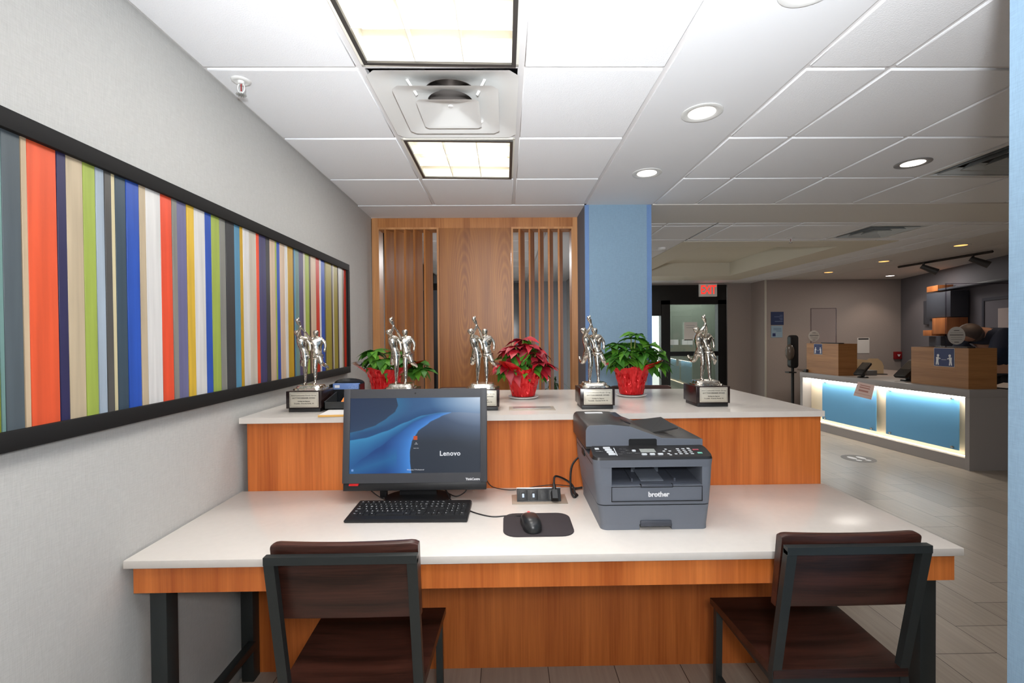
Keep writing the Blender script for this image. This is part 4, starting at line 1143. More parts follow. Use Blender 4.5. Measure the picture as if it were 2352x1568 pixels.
t = thing('air_vent', 'white square stepped air diffuser between the two square ceiling lights', 'air diffuser', (-.235, 2.049, H))
def cone(g, s0, z0, r1, z1, n=48, lip=.0):
    """square rim rising to a round ring"""
    def sq(a, s):
        c, q = math.cos(a), math.sin(a); k = s / max(abs(c), abs(q)); return (c * k, q * k)
    A = []; B = []; Cc = []
    for i in range(n):
        a = 2 * PI * i / n + PI / n; x, y = sq(a, s0); x2, y2 = sq(a, s0 - .02)
        A.append(g.v((x, y, z0))); B.append(g.v((x2, y2, z0 + .004))); Cc.append(g.v((r1 * math.cos(a), r1 * math.sin(a), z1)))
    for i in range(n):
        j = (i + 1) % n
        g.f([A[i], A[j], B[j], B[i]]); g.f([B[i], B[j], Cc[j], Cc[i]])
    return A, Cc
g = G(); cone(g, .296, .000, .115, .07); obj('outer_pan', g, WHITEMET, t, 30)
g = G(); g.lathe([(.115, .068), (.112, .16), (.0, .16)], 40, cap=False); obj('duct_neck', g, mat('duct dark', rgb(120, 114, 110), .4, .5), t)
g = G(); A, Cc = cone(g, .215, -.014, .10, .030); bmesh.ops.solidify(g.bm, geom=list(g.bm.faces), thickness=.004); obj('middle_cone', g, WHITEMET, t, 30)
g = G(); A, Cc = cone(g, .132, -.026, .045, .012); g.f(Cc[::-1]); bmesh.ops.solidify(g.bm, geom=list(g.bm.faces), thickness=.004); g.lathe([(.012, .012), (.010, .009), (.0, .0075)], 16, cap=False); obj('inner_cone', g, WHITEMET, t, 30)
for sx_ in (-1, 1):
    for sy_ in (-1, 1):
        g = G(); g.tube([(sx_ * .125, sy_ * .125, -.004), (sx_ * .165, sy_ * .165, .05)], .006, 6); obj('bracket', g, WHITEMET, t)

def make_downlight(label, x, y, m, grp, r=.09, trim=WHITEMET):
    t = thing('recessed_downlight', label, 'downlight', (x, y, H), 0, grp)
    g = G(); g.lathe([(r, -.001), (r, -.004), (r * .9, -.006), (r * .66, -.0025), (r * .62, -.0005)], 40, cap=False); obj('trim_ring', g, trim, t, 50)
    g = G(); g.lathe([(r * .66, -.0032), (r * .3, -.0045), (0, -.005)], 40, cap=False); obj('lens', g, m, t, 0)
    return t
GD = 'round recessed downlights'
d0 = make_downlight('round downlight in the smooth ceiling strip, large and near the top of the photo centre', .905, 2.085, LENS, GD)
dup(d0, (.893, 2.857, H), 'round downlight in the smooth ceiling strip, close to the blue column')
dup(d0, (.90, 1.325, H), 'round downlight in the smooth ceiling strip, only its rim showing at the top edge')
d1 = make_downlight('round downlight with grey trim in the ceiling tiles beside the slotted vent', 2.44, 2.705, LENS, GD, trim=mat('grey trim', rgb(150, 148, 148), .4, .4))
d2 = make_downlight('amber glowing downlight at the end of the beige ceiling strip towards the wall signs', 5.347, 7.49, LENSW, GD)
dup(d2, (5.353, 6.393, H), 'amber glowing downlight in the middle of the beige ceiling strip')
dup(d2, (5.301, 5.25, H), 'amber glowing downlight in the beige ceiling strip, in line with the track lights')
make_downlight('white downlight over the reception near the track lights', 6.81, 8.0, emat('pale lens', (1, .8, .7, 1), 6.0), GD)

def make_sprinkler(label, x, y):
    t = thing('fire_sprinkler', label, 'sprinkler', (x, y, H))
    g = G(); g.lathe([(.036, 0), (.034, -.004), (.024, -.007), (.020, -.005), (.013, -.004), (.012, -.014), (.0, -.014)], 32, cap=False); obj('escutcheon', g, WHITEMET, t, 50)
    g = G()
    for s in (-1, 1): g.tube(curve_pts([(s * .009, 0, -.012), (s * .013, 0, -.026), (s * .011, 0, -.040), (s * .003, 0, -.048)], 4), .0024, 6)
    g.lathe([(.004, -.044), (.004, -.054)], 12); obj('frame_arms', g, WHITEMET, t)
    g = G(); g.lathe([(.0022, -.014), (.0022, -.046)], 10); obj('bulb', g, mat('red glass bulb', rgb(150, 30, 36), .2), t)
    g = G()
    for k in range(12): g.M = Matrix.Rotation(k * PI / 6, 4, 'Z'); g.box((.004, -.0022, -.0565), (.019, .0022, -.0550))
    g.M = Matrix.Identity(4); g.lathe([(.008, -.0565), (.008, -.0545)], 16); obj('deflector', g, mat('deflector grey', rgb(170, 170, 166), .4, .5), t)
    return t
s0 = make_sprinkler('white fire sprinkler hanging from a ceiling tile beside the grey wall', -1.03, 1.823)
dup(s0, (3.01, 4.78, H), 'small white fire sprinkler hanging from the far lobby ceiling tiles')
g = G(); g.lathe([(.05, 0), (.05, -.018), (.042, -.028), (0, -.03)], 28, (1.83, 5.30, H), cap=False); tag(obj('smoke_detector', g, WHITEPL, None, 50), 'flat white smoke detector on the far ceiling beside the blue column', 'smoke detector')

def make_vent(label, x, y, s=.30):
    t = thing('ceiling_vent', label, 'ceiling vent', (x, y, H), 0, 'slotted ceiling vents')
    g = G(); 
    for a, b in (((-s, -s), (s, -s + .03)), ((-s, s - .03), (s, s)), ((-s, -s + .03), (-s + .03, s - .03)), ((s - .03, -s + .03), (s, s - .03))): g.box((a[0], a[1], -.002), (b[0], b[1], .012))
    obj('frame', g, WHITEMET, t)
    for k in range(3):
        g = G(); a = s - .06 - .075 * k; w = .03
        for sgn in (-1, 1):
            g.hexa([(-a, sgn * a - .001, -.003), (a, sgn * a - .001, -.003), (a, sgn * a + .001, -.003), (-a, sgn * a + .001, -.003)], [(-a + w, sgn * (a - w) - .001, .03), (a - w, sgn * (a - w) - .001, .03), (a - w, sgn * (a - w) + .001, .03), (-a + w, sgn * (a - w) + .001, .03)])
            g.hexa([(sgn * a - .001, -a, -.003), (sgn * a + .001, -a, -.003), (sgn * a + .001, a, -.003), (sgn * a - .001, a, -.003)], [(sgn * (a - w) - .001, -a + w, .03), (sgn * (a - w) + .001, -a + w, .03), (sgn * (a - w) + .001, a - w, .03), (sgn * (a - w) - .001, a - w, .03)])
        obj('vane', g, mat('vane paint', rgb(196, 200, 200), .45), t)
    g = G(); g.box((-s + .01, -s + .01, .055), (s - .01, s - .01, .07)); obj('backing', g, mat('vent dark', rgb(44, 46, 50), .8), t)
    return t
v0 = make_vent('square vent with stepped vanes in the far lobby ceiling above the reception', 3.735, 4.5525, .298)
dup(v0, (3.005, 2.655, H), 'square ceiling vent partly hidden by the blue wall, beside a downlight')

t = thing('track_light', 'dark ceiling track with two spotlights above the reception', 'track light', (0, 0, 0))
g = G(); g.tube([(5.87, 6.75, H - .03), (5.95, 5.50, H - .03)], .016, 4); obj('track', g, BLACKM, t)
for f, yy in ((5.885, 6.35), (5.935, 5.72)):
    g = G(); g.tube([(f, yy, H - .03), (f, yy, H - .085)], .012, 8); g.tube([(f - .02, yy + .02, H - .075), (f + .11, yy - .09, H - .175)], [.032, .045], 14); obj('spot_head', g, mat('spot grey', rgb(72, 72, 74), .4, .3), t)

# ------------------------------------------------------------------ lobby: reception counter
def RX(y): return 4.74 - .08 * (y - 4.6)
CT = .83
t = thing('reception_counter', 'grey reception counter with lit blue glass panels', 'reception counter', (0, 0, 0))
CGREY = mat('reception grey laminate', rgb(156, 152, 151), .4)
ya, yb = 4.6, 7.0
g = G(); g.prism([(RX(ya), ya), (5.9, ya), (5.9, ya + .42), (RX(ya) + .60, ya + .42), (RX(yb) + .62, yb), (RX(yb), yb)], 'Z', .752, CT, .003); obj('countertop', g, CGREY, t)
g = G(); g.box((RX(ya) + .005, ya + .004, 0), (5.88, ya + .05, .752)); obj('end_panel', g, CGREY, t); g = G(); g.hexa([(RX(yb - .06), yb - .06, 0), (RX(yb) + .6, yb - .06, 0), (RX(yb) + .6, yb - .01, 0), (RX(yb), yb - .01, 0)], [(RX(yb - .06), yb - .06, .752), (RX(yb) + .6, yb - .06, .752), (RX(yb) + .6, yb - .01, .752), (RX(yb), yb - .01, .752)]); obj('end_panel', g, CGREY, t)
g = G(); g.prism([(RX(ya + .05) + .02, ya + .05), (RX(ya + .05) + .3, ya + .05), (RX(yb) + .3, yb - .06), (RX(yb) + .02, yb - .06)], 'Z', 0, .115); obj('plinth', g, CGREY, t)
g = G(); g.prism([(RX(ya + .05) + .14, ya + .05), (RX(ya + .05) + .2, ya + .05), (RX(yb) + .2, yb - .06), (RX(yb) + .14, yb - .06)], 'Z', .115, .752); obj('back_panel', g, mat('cream lit back', rgb(226, 214, 190), .6), t)
def strip(name, z0, z1, d0, d1, m):
    g = G(); a, b = ya + .07, yb - .08
    g.prism([(RX(a) + d0, a), (RX(a) + d1, a), (RX(b) + d1, b), (RX(b) + d0, b)], 'Z', z0, z1); return obj(name, g, m, t, 0)
strip('light_strip', .742, .750, .045, .075, LED); strip('light_strip', .1155, .121, .10, .115, LEDW)
BGL = mat('frosted blue glass', rgb(104, 172, 220), .5)
for a, b in ((4.78, 5.63), (5.77, 6.66)):
    g = G(); g.prism([(RX(a) + .085, a), (RX(a) + .093, a), (RX(b) + .093, b), (RX(b) + .085, b)], 'Z', .165, .728); o = obj('glass_panel', g, BGL, t, 0)
    g = G(); 
    for yy in (a + .06, b - .06):
        for z in (.71, .19): g.tube([(RX(yy) + .065, yy, z), (RX(yy) + .12, yy, z)], .011, 12)
    obj('standoffs', g, ALU, o)
def paper_on(name, label, cat, pts, m, group=None):
    pass
t = thing('notice_sheet', 'pink notice sheet hanging tilted from the reception counter edge', 'notice', (0, 0, 0))
g = G(); P = [(RX(5.93) - .012, 5.93, .785), (RX(5.68) - .012, 5.68, .762), (RX(5.71) - .03, 5.71, .58), (RX(5.98) - .03, 5.98, .60)]
g.hexa(P, [(p[0] + .003, p[1], p[2]) for p in P]); sh = obj('sheet', g, mat('pale pink paper', rgb(222, 196, 190), .8), t, 0)
g = G()
def onsheet(u, v): 
    a = Vector(P[0]).lerp(Vector(P[1]), u); b = Vector(P[3]).lerp(Vector(P[2]), u); return a.lerp(b, v) + Vector((-.002, 0, 0))
for v0_, v1_, u1 in ((.14, .2, .8), (.28, .36, .8), (.48, .60, .75)): g.quad(onsheet(.2, v0_), onsheet(u1, v0_), onsheet(u1, v1_), onsheet(.2, v1_))
g.quad(onsheet(.05, .76), onsheet(.97, .76), onsheet(.97, .78), onsheet(.05, .78))
obj('printed_lines', g, mat('faded red print', rgb(178, 128, 120), .8), sh, -1)

# wooden terminal boxes with distancing signs
BOXW = wood('maple laminate', rgb(150, 102, 60), rgb(180, 130, 82), 'H', 1.6, .4)
def make_box(label, x0, x1, y0, y1, z1, sy0, sy1):
    t = thing('terminal_box', label, 'wooden box', (x0, y0, CT), 0, 'wooden boxes on the reception counter')
    w, d, h = x1 - x0, y1 - y0, z1 - CT; e = .018
    g = G(); g.box((0, 0, 0), (e, d, h)); g.box((w - e, 0, 0), (w, d, h)); g.box((e, 0, 0), (w - e, e, h)); g.box((e, d - e, 0), (w - e, d, h)); obj('panels', g, BOXW, t, 0)
    g = G(); g.box((e, e, h - .06), (w - e, d - e, h - .05)); obj('shelf', g, GAP, t, 0)
    g = G(); g.box((w * .3, d * .15, h - .05), (w * .6, d * .7, h + .012), .004); obj('terminal_top', g, BLKPL, t)
    # sign on the public side
    a, b = sy0 - y0, sy1 - y0; s = b - a; z0 = h - .008 - s * .83
    g = G(); g.box((-.003, a, z0 - .004), (-.0005, b, h - .004)); sg = obj('sign', g, PAPER, t, 0)
    g = G(); g.box((-.0045, a + .004, z0), (-.003, b - .004, h - .008)); obj('sign_print', g, NAVYP, sg, 0)
    g = G()
    for c, di in ((a + s * .2, 1), (b - s * .2, -1)):
        hh = s * .83; k = hh
        def q(u, v): return (-.005, c + di * u * k, z0 + v * k)
        # standing figure seen from the side, one arm forward
        n = 14; ring_ = [q(.02 + .075 * math.cos(2 * PI * i / n), .60 + .075 * math.sin(2 * PI * i / n)) for i in range(n)]
        g.f([g.v(p) for p in ring_])
        for poly in ([(-.10, .50), (.05, .53), (.08, .46), (.04, .30), (.07, .06), (-.01, .06), (-.02, .22), (-.06, .06), (-.12, .06), (-.09, .3)], [(.04, .50), (.17, .44), (.16, .39), (.05, .43)]):
            g.f([g.v(q(*p)) for p in poly])
    g.quad((-.005, a + s * .38, z0 + s * .30), (-.005, b - s * .38, z0 + s * .30), (-.005, b - s * .38, z0 + s * .315), (-.005, a + s * .38, z0 + s * .315))
    obj('distance_symbol', g, LETW, sg, -1)
    return t
make_box('larger light wooden box with navy sign on the near end of the reception counter', 4.80, 5.10, 4.67, 5.34, 1.255, 4.815, 5.05)
make_box('smaller light wooden box with navy sign on the far end of the reception counter', 4.635, 4.90, 6.30, 6.97, 1.275, 6.62, 6.80)

def shield(label, x0, x1, y, z0, z1, dx, dz, r):
    t = thing('acrylic_shield', label, 'sneeze guard', (0, 0, 0), 0, 'clear shields with round stickers')
    g = G(); g.box((x0, y, z0), (x1, y + .005, z1)); obj('pane', g, ACRYL, t, 0)
    g = G(); e = .008
    g.box((x0 - e, y - .002, z0), (x0, y + .007, z1)); g.box((x1, y - .002, z0), (x1 + e, y + .007, z1)); g.box((x0 - e, y - .002, z1), (x1 + e, y + .007, z1 + e)); obj('edge', g, glassmat('acrylic edge', (.62, .58, .62, 1), .03), t, 0)
    g = G(); g.M = at(dx, y - .002, dz); g.lathe([(r, 0), (r, .0015)], 40); s = obj('round_sticker', g, PAPER, t, 0)
    g = G()
    for k, (w, hh) in enumerate(((.30, .016), (.7, .006), (.78, .018), (.66, .006), (.62, .006), (.26, .014))):
        zz = dz + r * (.58 - .25 * k if k < 3 else .02 - .22 * (k - 2) if k < 5 else -.72)
        g.box((dx - w * r, y - .0045, zz - hh * r * 2), (dx + w * r, y - .0037, zz + hh * r * 2))
    obj('sticker_print', g, INK, s, 0)
shield('clear shield with a round white sticker standing above the larger wooden box', 4.82, 5.55, 4.93, 1.25, 1.95, 4.93, 1.385, .098)
shield('clear shield with a round white sticker standing above the smaller wooden box', 4.66, 5.04, 6.9, 1.27, 1.80, 4.70, 1.385, .085)

# card terminals, trays and folders behind the counter front
def make_terminal(label, x, y, rz, s=1.0):
    t = thing('card_terminal', label, 'card terminal', (x, y, CT), rz, 'card terminals on the reception counter')
    g = G(); g.lathe([(.055 * s, 0), (.05 * s, .012 * s), (.02 * s, .018 * s), (.018 * s, .08 * s)], 20); obj('stand', g, BLKPL, t)
    g = G(); g.M = Matrix.Translation((0, 0, .085 * s)) @ Matrix.Rotation(math.radians(38), 4, 'X'); g.box((-.05 * s, -.10 * s, 0), (.05 * s, .11 * s, .03 * s), .008 * s); obj('body', g, BLKPL, t)
    g = G(); g.M = Matrix.Translation((0, 0, .085 * s)) @ Matrix.Rotation(math.radians(38), 4, 'X'); g.box((-.038 * s, -.02 * s, .0295 * s), (.038 * s, .085 * s, .032 * s)); obj('display', g, mat('terminal glass', rgb(74, 70, 66), .2), t)
make_terminal('black card terminal on the reception counter beside the smaller wooden box', 4.76, 6.02, math.radians(-70), 1.15)
make_terminal('black card terminal on the reception counter beside the larger wooden box', 4.93, 5.52, math.radians(-80), 1.5)
t = thing('document_sorter', 'beige document sorter with folders behind the reception counter', 'document sorter', (5.62, 6.95, CT - .03), math.radians(-20))
for k in range(4):
    g = G(); h = .19 + .012 * k; g.M = Matrix.Translation((.0 + .004 * k, .05 * k, 0)) @ Matrix.Rotation(-.18, 4, 'X'); g.prism([(-.16, 0), (.16, 0), (.17, h * .6), (.15, h), (.03, h), (.0, h - .025), (-.15, h - .01), (-.17, h * .6)], 'Y', 0, .006); obj('folder', g, mat('beige folder', rgb(206, 184, 150), .7), t)
g = G(); g.box((-.19, -.06, -.01), (.19, .25, .0)); obj('base', g, BLKPL, t)
t = thing('low_desk', 'dark low desk behind the reception counter under the document sorter', 'desk', (0, 0, 0))
g = G(); g.box((5.28, 6.3, CT - .07), (6.6, 8.2, CT - .041), .002); obj('desktop', g, mat('taupe desktop', rgb(140, 126, 118), .5), t)
g = G(); g.box((5.32, 6.36, 0), (6.5, 6.4, CT - .07)); g.box((5.32, 8.1, 0), (6.5, 8.14, CT - .07)); obj('leg_panel', g, CGREY, t)
g = G(); g.box((5.05, 6.32, CT), (5.20, 6.9, CT + .07), .004); tag(obj('paper_tray', g, mat('grey tray', rgb(126, 128, 132), .5)), 'low grey paper tray beside the smaller wooden box', 'paper tray')
g = G(); g.box((4.60, 6.99 - .06, CT), (4.68, 7.0 - .01, CT + .045), .004); tag(obj('hand_scanner', g, BLKPL), 'tiny black box at the far corner of the reception counter', 'small box')
t = thing('clipboard', 'dark clipboard with white papers on the near end of the reception counter', 'clipboard', (5.24, 4.72, CT), math.radians(12))
g = G(); g.box((-.11, -.09, .0005), (.11, .09, .012), .002); obj('board', g, BLKPL, t)
g = G(); g.hexa([(-.09, -.07, .012), (.1, -.07, .012), (.1, .07, .012), (-.09, .07, .012)], [(-.085, -.065, .018), (.1, -.07, .05), (.1, .07, .05), (-.085, .065, .018)]); obj('papers', g, PAPER, t)

# hand sanitiser stand
t = thing('sanitizer_stand', 'black hand sanitiser dispenser on a pole beside the reception counter', 'sanitiser stand', (4.72, 7.45, 0))
g = G(); g.lathe([(.17, 0), (.17, .01), (.03, .018)], 28); obj('base', g, BLKPL, t)
g = G(); g.tube([(0, 0, .015), (0, 0, 1.05)], .022, 12); obj('pole', g, BLKPL, t)
g = G(); g.prism(rrect(-.06, .86, .07, 1.40, .05), 'Y', -.05, .05, .01); obj('back_plate', g, BLKPL, t)
g = G(); g.ball((-.055, -.02, 1.12), .08, (.85, .8, 1.7)); obj('bottle_cover', g, mat('smoky cover', rgb(92, 82, 74), .25), t)
g = G(); g.box((-.10, -.06, .78), (.03, .05, .80), .005); obj('drip_tray', g, BLKPL, t)

# wall signs and notices
def plate(name, label, cat, x, z, w, h, y, m, parts=(), group=None):
    t = thing(name, label, cat, (x, y, z), 0, group)
    g = G(); g.box((-w / 2, -.006, -h / 2), (w / 2, 0, h / 2), .001, 1); p_ = obj('panel', g, m, t)
    for nm, boxes, mm in parts:
        g = G()
        for a, b, c_, d_ in boxes: g.box((a * w, -.0075, c_ * h), (b * w, -.006, d_ * h))
        obj(nm, g, mm, p_, 0)
    return t
plate('wall_sign', 'dark blue square sign on the beige wall above the pale blue one', 'sign', 5.095, 1.713, .24, .245, 8.499, mat('sign navy', rgb(30, 48, 92), .5), [('printed_lines', [(.18, .42, .22, .25), (-.25, .42, .10, .13), (.15, .42, -.02, .01), (.2, .42, -.12, -.09), (-.2, .42, -.25, -.21)], mat('sign pale print', rgb(120, 136, 170), .6))])
plate('wall_sign', 'pale blue square sign on the beige wall below the dark blue one', 'sign', 5.085, 1.465, .215, .22, 8.499, mat('sign pale blue', rgb(150, 176, 196), .5), [('printed_lines', [(-.3, .4, .26, .30), (-.3, .4, .14, .18), (-.05, .4, .02, .06)], mat('sign mid blue', rgb(84, 112, 144), .6)), ('round_symbol', [(-.38, -.12, -.4, -.14)], NAVYP)])
plate('wall_calendar', 'white paper calendar on the far wall behind the reception', 'calendar', 6.725, 1.19, .23, .29, 8.499, PAPER, [('header', [(-.42, .42, .38, .47)], INK)])
t = thing('fire_alarm', 'dark red fire alarm pull box on the far wall by the corner', 'fire alarm', (7.36, 8.5, 1.0))
g = G(); g.box((-.065, -.05, -.07), (.065, -.001, .07), .006); obj('body', g, mat('alarm red', rgb(140, 22, 26), .4), t)
g = G(); g.prism([(-.03, .02), (.03, .02), (.008, -.02), (-.008, -.02)], 'Y', -.056, -.05); obj('pull_handle', g, LETW, t)

# cabinets on the dark side wall
WN = Vector((7.45 - 6.02, 8.52 - 4.1, 0)).normalized()      # along the wall
t = thing('wall_cabinet', 'dark modular wall cabinet with orange wood blocks behind the reception', 'wall cabinet', (6.83, 6.68, 0), math.atan2(WN.y, WN.x))
CAB = mat('cabinet charcoal', rgb(66, 70, 80), .5); CABO = wood('amber wood block', rgb(170, 100, 54), rgb(206, 132, 78), 'Z', 1, .4)
for nm, (a, b, z0, z1, dp), m_ in (('block', (.30, .60, 2.07, 2.16, .2), CABO), ('door', (-.06, .56, 1.655, 2.04, .22), CAB), ('door', (.33, .57, 1.48, 1.64, .18), CAB), ('block', (-.05, .32, 1.40, 1.645, .26), CABO),
                                   ('block', (.42, .66, 1.37, 1.46, .22), CABO), ('door', (.30, .62, 1.08, 1.36, .16), CAB), ('shelf', (-1.5, .29, 2.07, 2.10, .2), CAB), ('flat_panel', (.72, 1.08, 1.56, 1.96, .02), CAB)):
    g = G(); g.box((a, .004, z0), (b, dp, z1), .003); obj(nm, g, m_, t)
plate2 = thing('office_window', 'grey framed glazed opening in the dark side wall above the person', 'glazed opening', (6.46, 5.40, 0), math.atan2(WN.y, WN.x))
g = G(); g.box((-.2, .005, 1.2), (1.02, .03, 1.24)); g.box((-.2, .005, 1.86), (1.02, .03, 1.90)); g.box((.98, .005, 1.24), (1.02, .03, 1.86)); obj('frame', g, CAB, plate2)
g = G(); g.box((-.2, .005, 1.24), (.98, .012, 1.86)); obj('pane', g, mat('office glass', rgb(150, 150, 162), .25), plate2)
g = G(); g.box((-.1, .013, 1.30), (.72, .02, 1.74)); obj('posted_papers', g, mat('dim paper', rgb(190, 178, 172), .7), plate2)

# receptionist leaning over the desk behind the near box
pt = thing('person', 'person in navy top with short grey-brown hair leaning over behind the larger wooden box', 'person', (5.72, 5.34, 0))
V = [(.22, 0, .98, .16, .14), (.16, 0, 1.16, .17, .14), (.06, 0, 1.34, .18, .15), (-.04, 0, 1.43, .16, .13), (-.13, 0, 1.43, .06), (-.20, 0, 1.42, .08, .09), (-.245, 0, 1.38, .088, .09), (-.27, 0, 1.32, .06, .065),
     (-.04, -.19, 1.40, .062), (-.14, -.22, 1.16, .047), (-.32, -.16, 1.0, .036), (-.40, -.13, .96, .026, .04), (-.04, .19, 1.40, .062), (-.14, .22, 1.16, .047), (-.32, .14, 1.0, .036), (-.40, .11, .96, .026, .04),
     (.18, -.09, .88, .095), (.14, -.10, .48, .065), (.18, -.10, .09, .045), (.06, -.10, .04, .038), (.18, .09, .88, .095), (.14, .10, .48, .065), (.18, .10, .09, .045), (.06, .10, .04, .038)]
E = [(0, 1), (1, 2), (2, 3), (3, 4), (4, 5), (5, 6), (6, 7), (3, 8), (8, 9), (9, 10), (10, 11), (3, 12), (12, 13), (13, 14), (14, 15), (0, 16), (16, 17), (17, 18), (18, 19), (0, 20), (20, 21), (21, 22), (22, 23)]
for hnd in (11, 15):
    hx, hy, hz = V[hnd][:3]; 
    for k in range(5):
        i0 = len(V); off = (-.03 + .015 * k) if k else (.045 if hnd == 11 else -.045)
        V.append((hx - (.055 if k else .02), hy + off, hz - .012, .0095)); V.append((hx - (.085 + .006 * (k in (2, 3)) if k else .05), hy + off * 1.1, hz - .034, .008)); E += [(hnd, i0), (i0, i0 + 1)]
bd = skin('body', V, E, SKIN, pt, 2)
ct = skin('sweater', [(v[0], v[1], v[2] + .01, v[3] + .03, (v[4] if len(v) > 4 else v[3]) + .03) for v in (V[0], V[1], V[2], V[3], V[8], V[9], V[10], V[12], V[13], V[14])], [(0, 1), (1, 2), (2, 3), (3, 4), (4, 5), (5, 6), (3, 7), (7, 8), (8, 9)], NAVYC, pt, 2)
skin('trousers', [(v[0], v[1], v[2], v[3] + .012, (v[4] if len(v) > 4 else v[3]) + .012) for v in (V[0], V[16], V[17], V[18], V[20], V[21], V[22])], [(0, 1), (1, 2), (2, 3), (0, 4), (4, 5), (5, 6)], mat('dark trousers', rgb(30, 30, 36), .8), pt, 2)
g = G(); g.ball((-.215, 0, 1.425), .112, (1.0, .98, .92), 24, 14); g.ball((-.165, 0, 1.40), .098, (.85, 1.02, .95)); obj('hair', g, HAIR, pt)
g = G()
for s in (-1, 1): g.ball((-.322, s * .032, 1.375), .010, (.6, 1, .7), 10, 8)
g.box((-.335, -.022, 1.318), (-.325, .022, 1.323)); obj('eyes_mouth', g, mat('face dark', rgb(70, 44, 40), .5), pt)
g = G(); g.ball((-.333, 0, 1.348), .016, (1, .8, 1.2), 10, 8); obj('nose', g, SKIN, pt)

# exit sign and door notices
t = thing('exit_sign', 'white exit sign with red letters hanging above the glass door', 'exit sign', (3.98, 8.93, 2.29))
g = G(); g.box((-.175, -.025, -.125), (.175, .025, .125), .006); obj('body', g, mat('exit sign white', rgb(214, 208, 200), .5, emit=.08), t)
lettering('lettering', [('EXIT', .215, 0, .0, 'CENTER', .95, .004)], at(0, -.0262, 0, FRONT @ Matrix.Diagonal((.72, 1.1, 1, 1))), emat('exit red', (1, .03, .02, 1), 1.6), t)
plate('paper_notice', 'white paper notice taped to the glass entrance door', 'notice', 3.66, 1.49, .26, .36, 8.985, PAPER, [('printed_lines', [(-.35, .3, .3, .32), (-.35, .25, .18, .2)], LETG)])
STK = bpy.data.materials.new('translucent sticker'); STK.use_nodes = True
_n = STK.node_tree; _n.nodes.clear()
_o = _n.nodes.new('ShaderNodeOutputMaterial'); _d = _n.nodes.new('ShaderNodeBsdfDiffuse'); _t = _n.nodes.new('ShaderNodeBsdfTranslucent'); _m = _n.nodes.new('ShaderNodeMixShader')
_d.inputs[0].default_value = _t.inputs[0].default_value = rgb(240, 240, 240); _m.inputs[0].default_value = .6
_n.links.new(_d.outputs[0], _m.inputs[1]); _n.links.new(_t.outputs[0], _m.inputs[2]); _n.links.new(_m.outputs[0], _o.inputs[0])
for k, l in enumerate(('white sticker on the glass door, next to the bushy green plant', 'white sticker on the glass door, middle one of the row', 'white sticker on the glass door, half hidden by the trophy')):
    plate('door_sticker', l, 'sticker', 3.31 + .285 * k, 1.275, .21, .105, 8.985, STK, [('printed_lines', [(-.01, .0, -.45, .45)], LETG)], 'white stickers on the glass door')
# footprints decal on the floor
t = thing('floor_decal', 'round grey floor sticker with two white shoe prints in front of the reception', 'floor sticker', (3.99, 5.11, .0006))
g = G(); g.lathe([(.165, 0), (.165, .001)], 48); o = obj('disc', g, mat('decal grey', rgb(120, 116, 114), .6), t, 0)
g = G()
for sx_ in (-1, 1):
    for cx, cy, rx, ry in ((.052 * sx_, .03, .036, .062), (.052 * sx_, -.075, .028, .030)):
        g.f([g.v((cx + rx * math.cos(a), cy + ry * math.sin(a), .0016)) for a in [2 * PI * i / 24 for i in range(24)]])
obj('shoe_prints', g, LETW, o, -1)

# ------------------------------------------------------------------ room behind the screen
t = thing('menu_board', 'dark wall board with small white lettering seen through the slats of the oak screen', 'board', (-.76, 6.2, 1.55))
g = G(); g.box((-.42, 0, -.62), (.14, .05, .50), .004); obj('panel', g, mat('board black', rgb(24, 25, 28), .4), t)
lettering('lettering', [('MENU', .065, 0, 0, 'CENTER', 1.1)], Matrix.Translation((-.135, -.002, .10)) @ FRONT @ Matrix.Rotation(-PI / 2, 4, 'Z'), LETW, t)
g = G(); g.box((-.2, -.15, -1.55), (-.1, .2, -1.53)); g.box((-.18, .0, -1.54), (-.12, .04, -.62)); obj('stand', g, BLACKM, t)
g = G(); g.box((-1.31, 8.40, .0), (.37, 8.49, 2.40)); o = struct('door_2', g, BLACKM, 0)
g = G(); g.box((-1.2, 8.385, .1), (-.45, 8.405, 2.2)); obj('pane', g, mat('dark pane', rgb(50, 56, 60), .15), o, 0)
g = G(); g.box((-.35, 8.385, .1), (.28, 8.405, 2.2)); obj('pane', g, mat('dark pane b', rgb(56, 60, 62), .15), o, 0)
t = thing('ceiling_lamp', 'bright linear ceiling lamp far behind the slats of the oak screen', 'ceiling light', (-.75, 7.5, H - .06))
g = G(); g.box((-.35, -.05, .02), (.6, .05, .058)); obj('housing', g, WHITEMET, t)
g = G(); g.tube([(-.33, 0, .008), (.58, 0, .008)], .018, 10); obj('lamp', g, TUBE, t)
t = thing('potted_plant', 'leafy dark green plant behind the slats, low down beside the red poinsettia', 'potted plant', (.47, 4.55, 0))
g = G(); g.lathe([(.10, 0), (.14, .28), (.13, .28), (.12, .25), (0, .25)], 28, cap=False); obj('pot', g, BLKPL, t)
g = G(); g.tube([(0, 0, .25), (.01, 0, .95)], .012, 8); obj('stem', g, STEM, t)
g = G(); rnd = random.Random(5)
for k in range(30):
    az = rnd.uniform(0, 2 * PI); L = rnd.uniform(.16, .27); p0 = Vector((.01, 0, rnd.uniform(.75, .99))); pit = rnd.uniform(.1, 1.1)
    q = []
    for i in range(7):
        s = i / 6; q.append(p0 + Vector((math.cos(az) * L * s * math.cos(pit), math.sin(az) * L * s * math.cos(pit), L * s * math.sin(pit) - .2 * s * s)))
    sd = Vector((-math.sin(az), math.cos(az), 0)); prev = None
    for i, p_ in enumerate(q):
        w_ = .014 * math.sin(PI * min(.999, .12 + .88 * i / 6)) + .0004
        cur = (g.v(p_ - sd * w_), g.v(p_ + sd * w_))
        if prev: g.f([prev[0], prev[1], cur[1], cur[0]])
        prev = cur
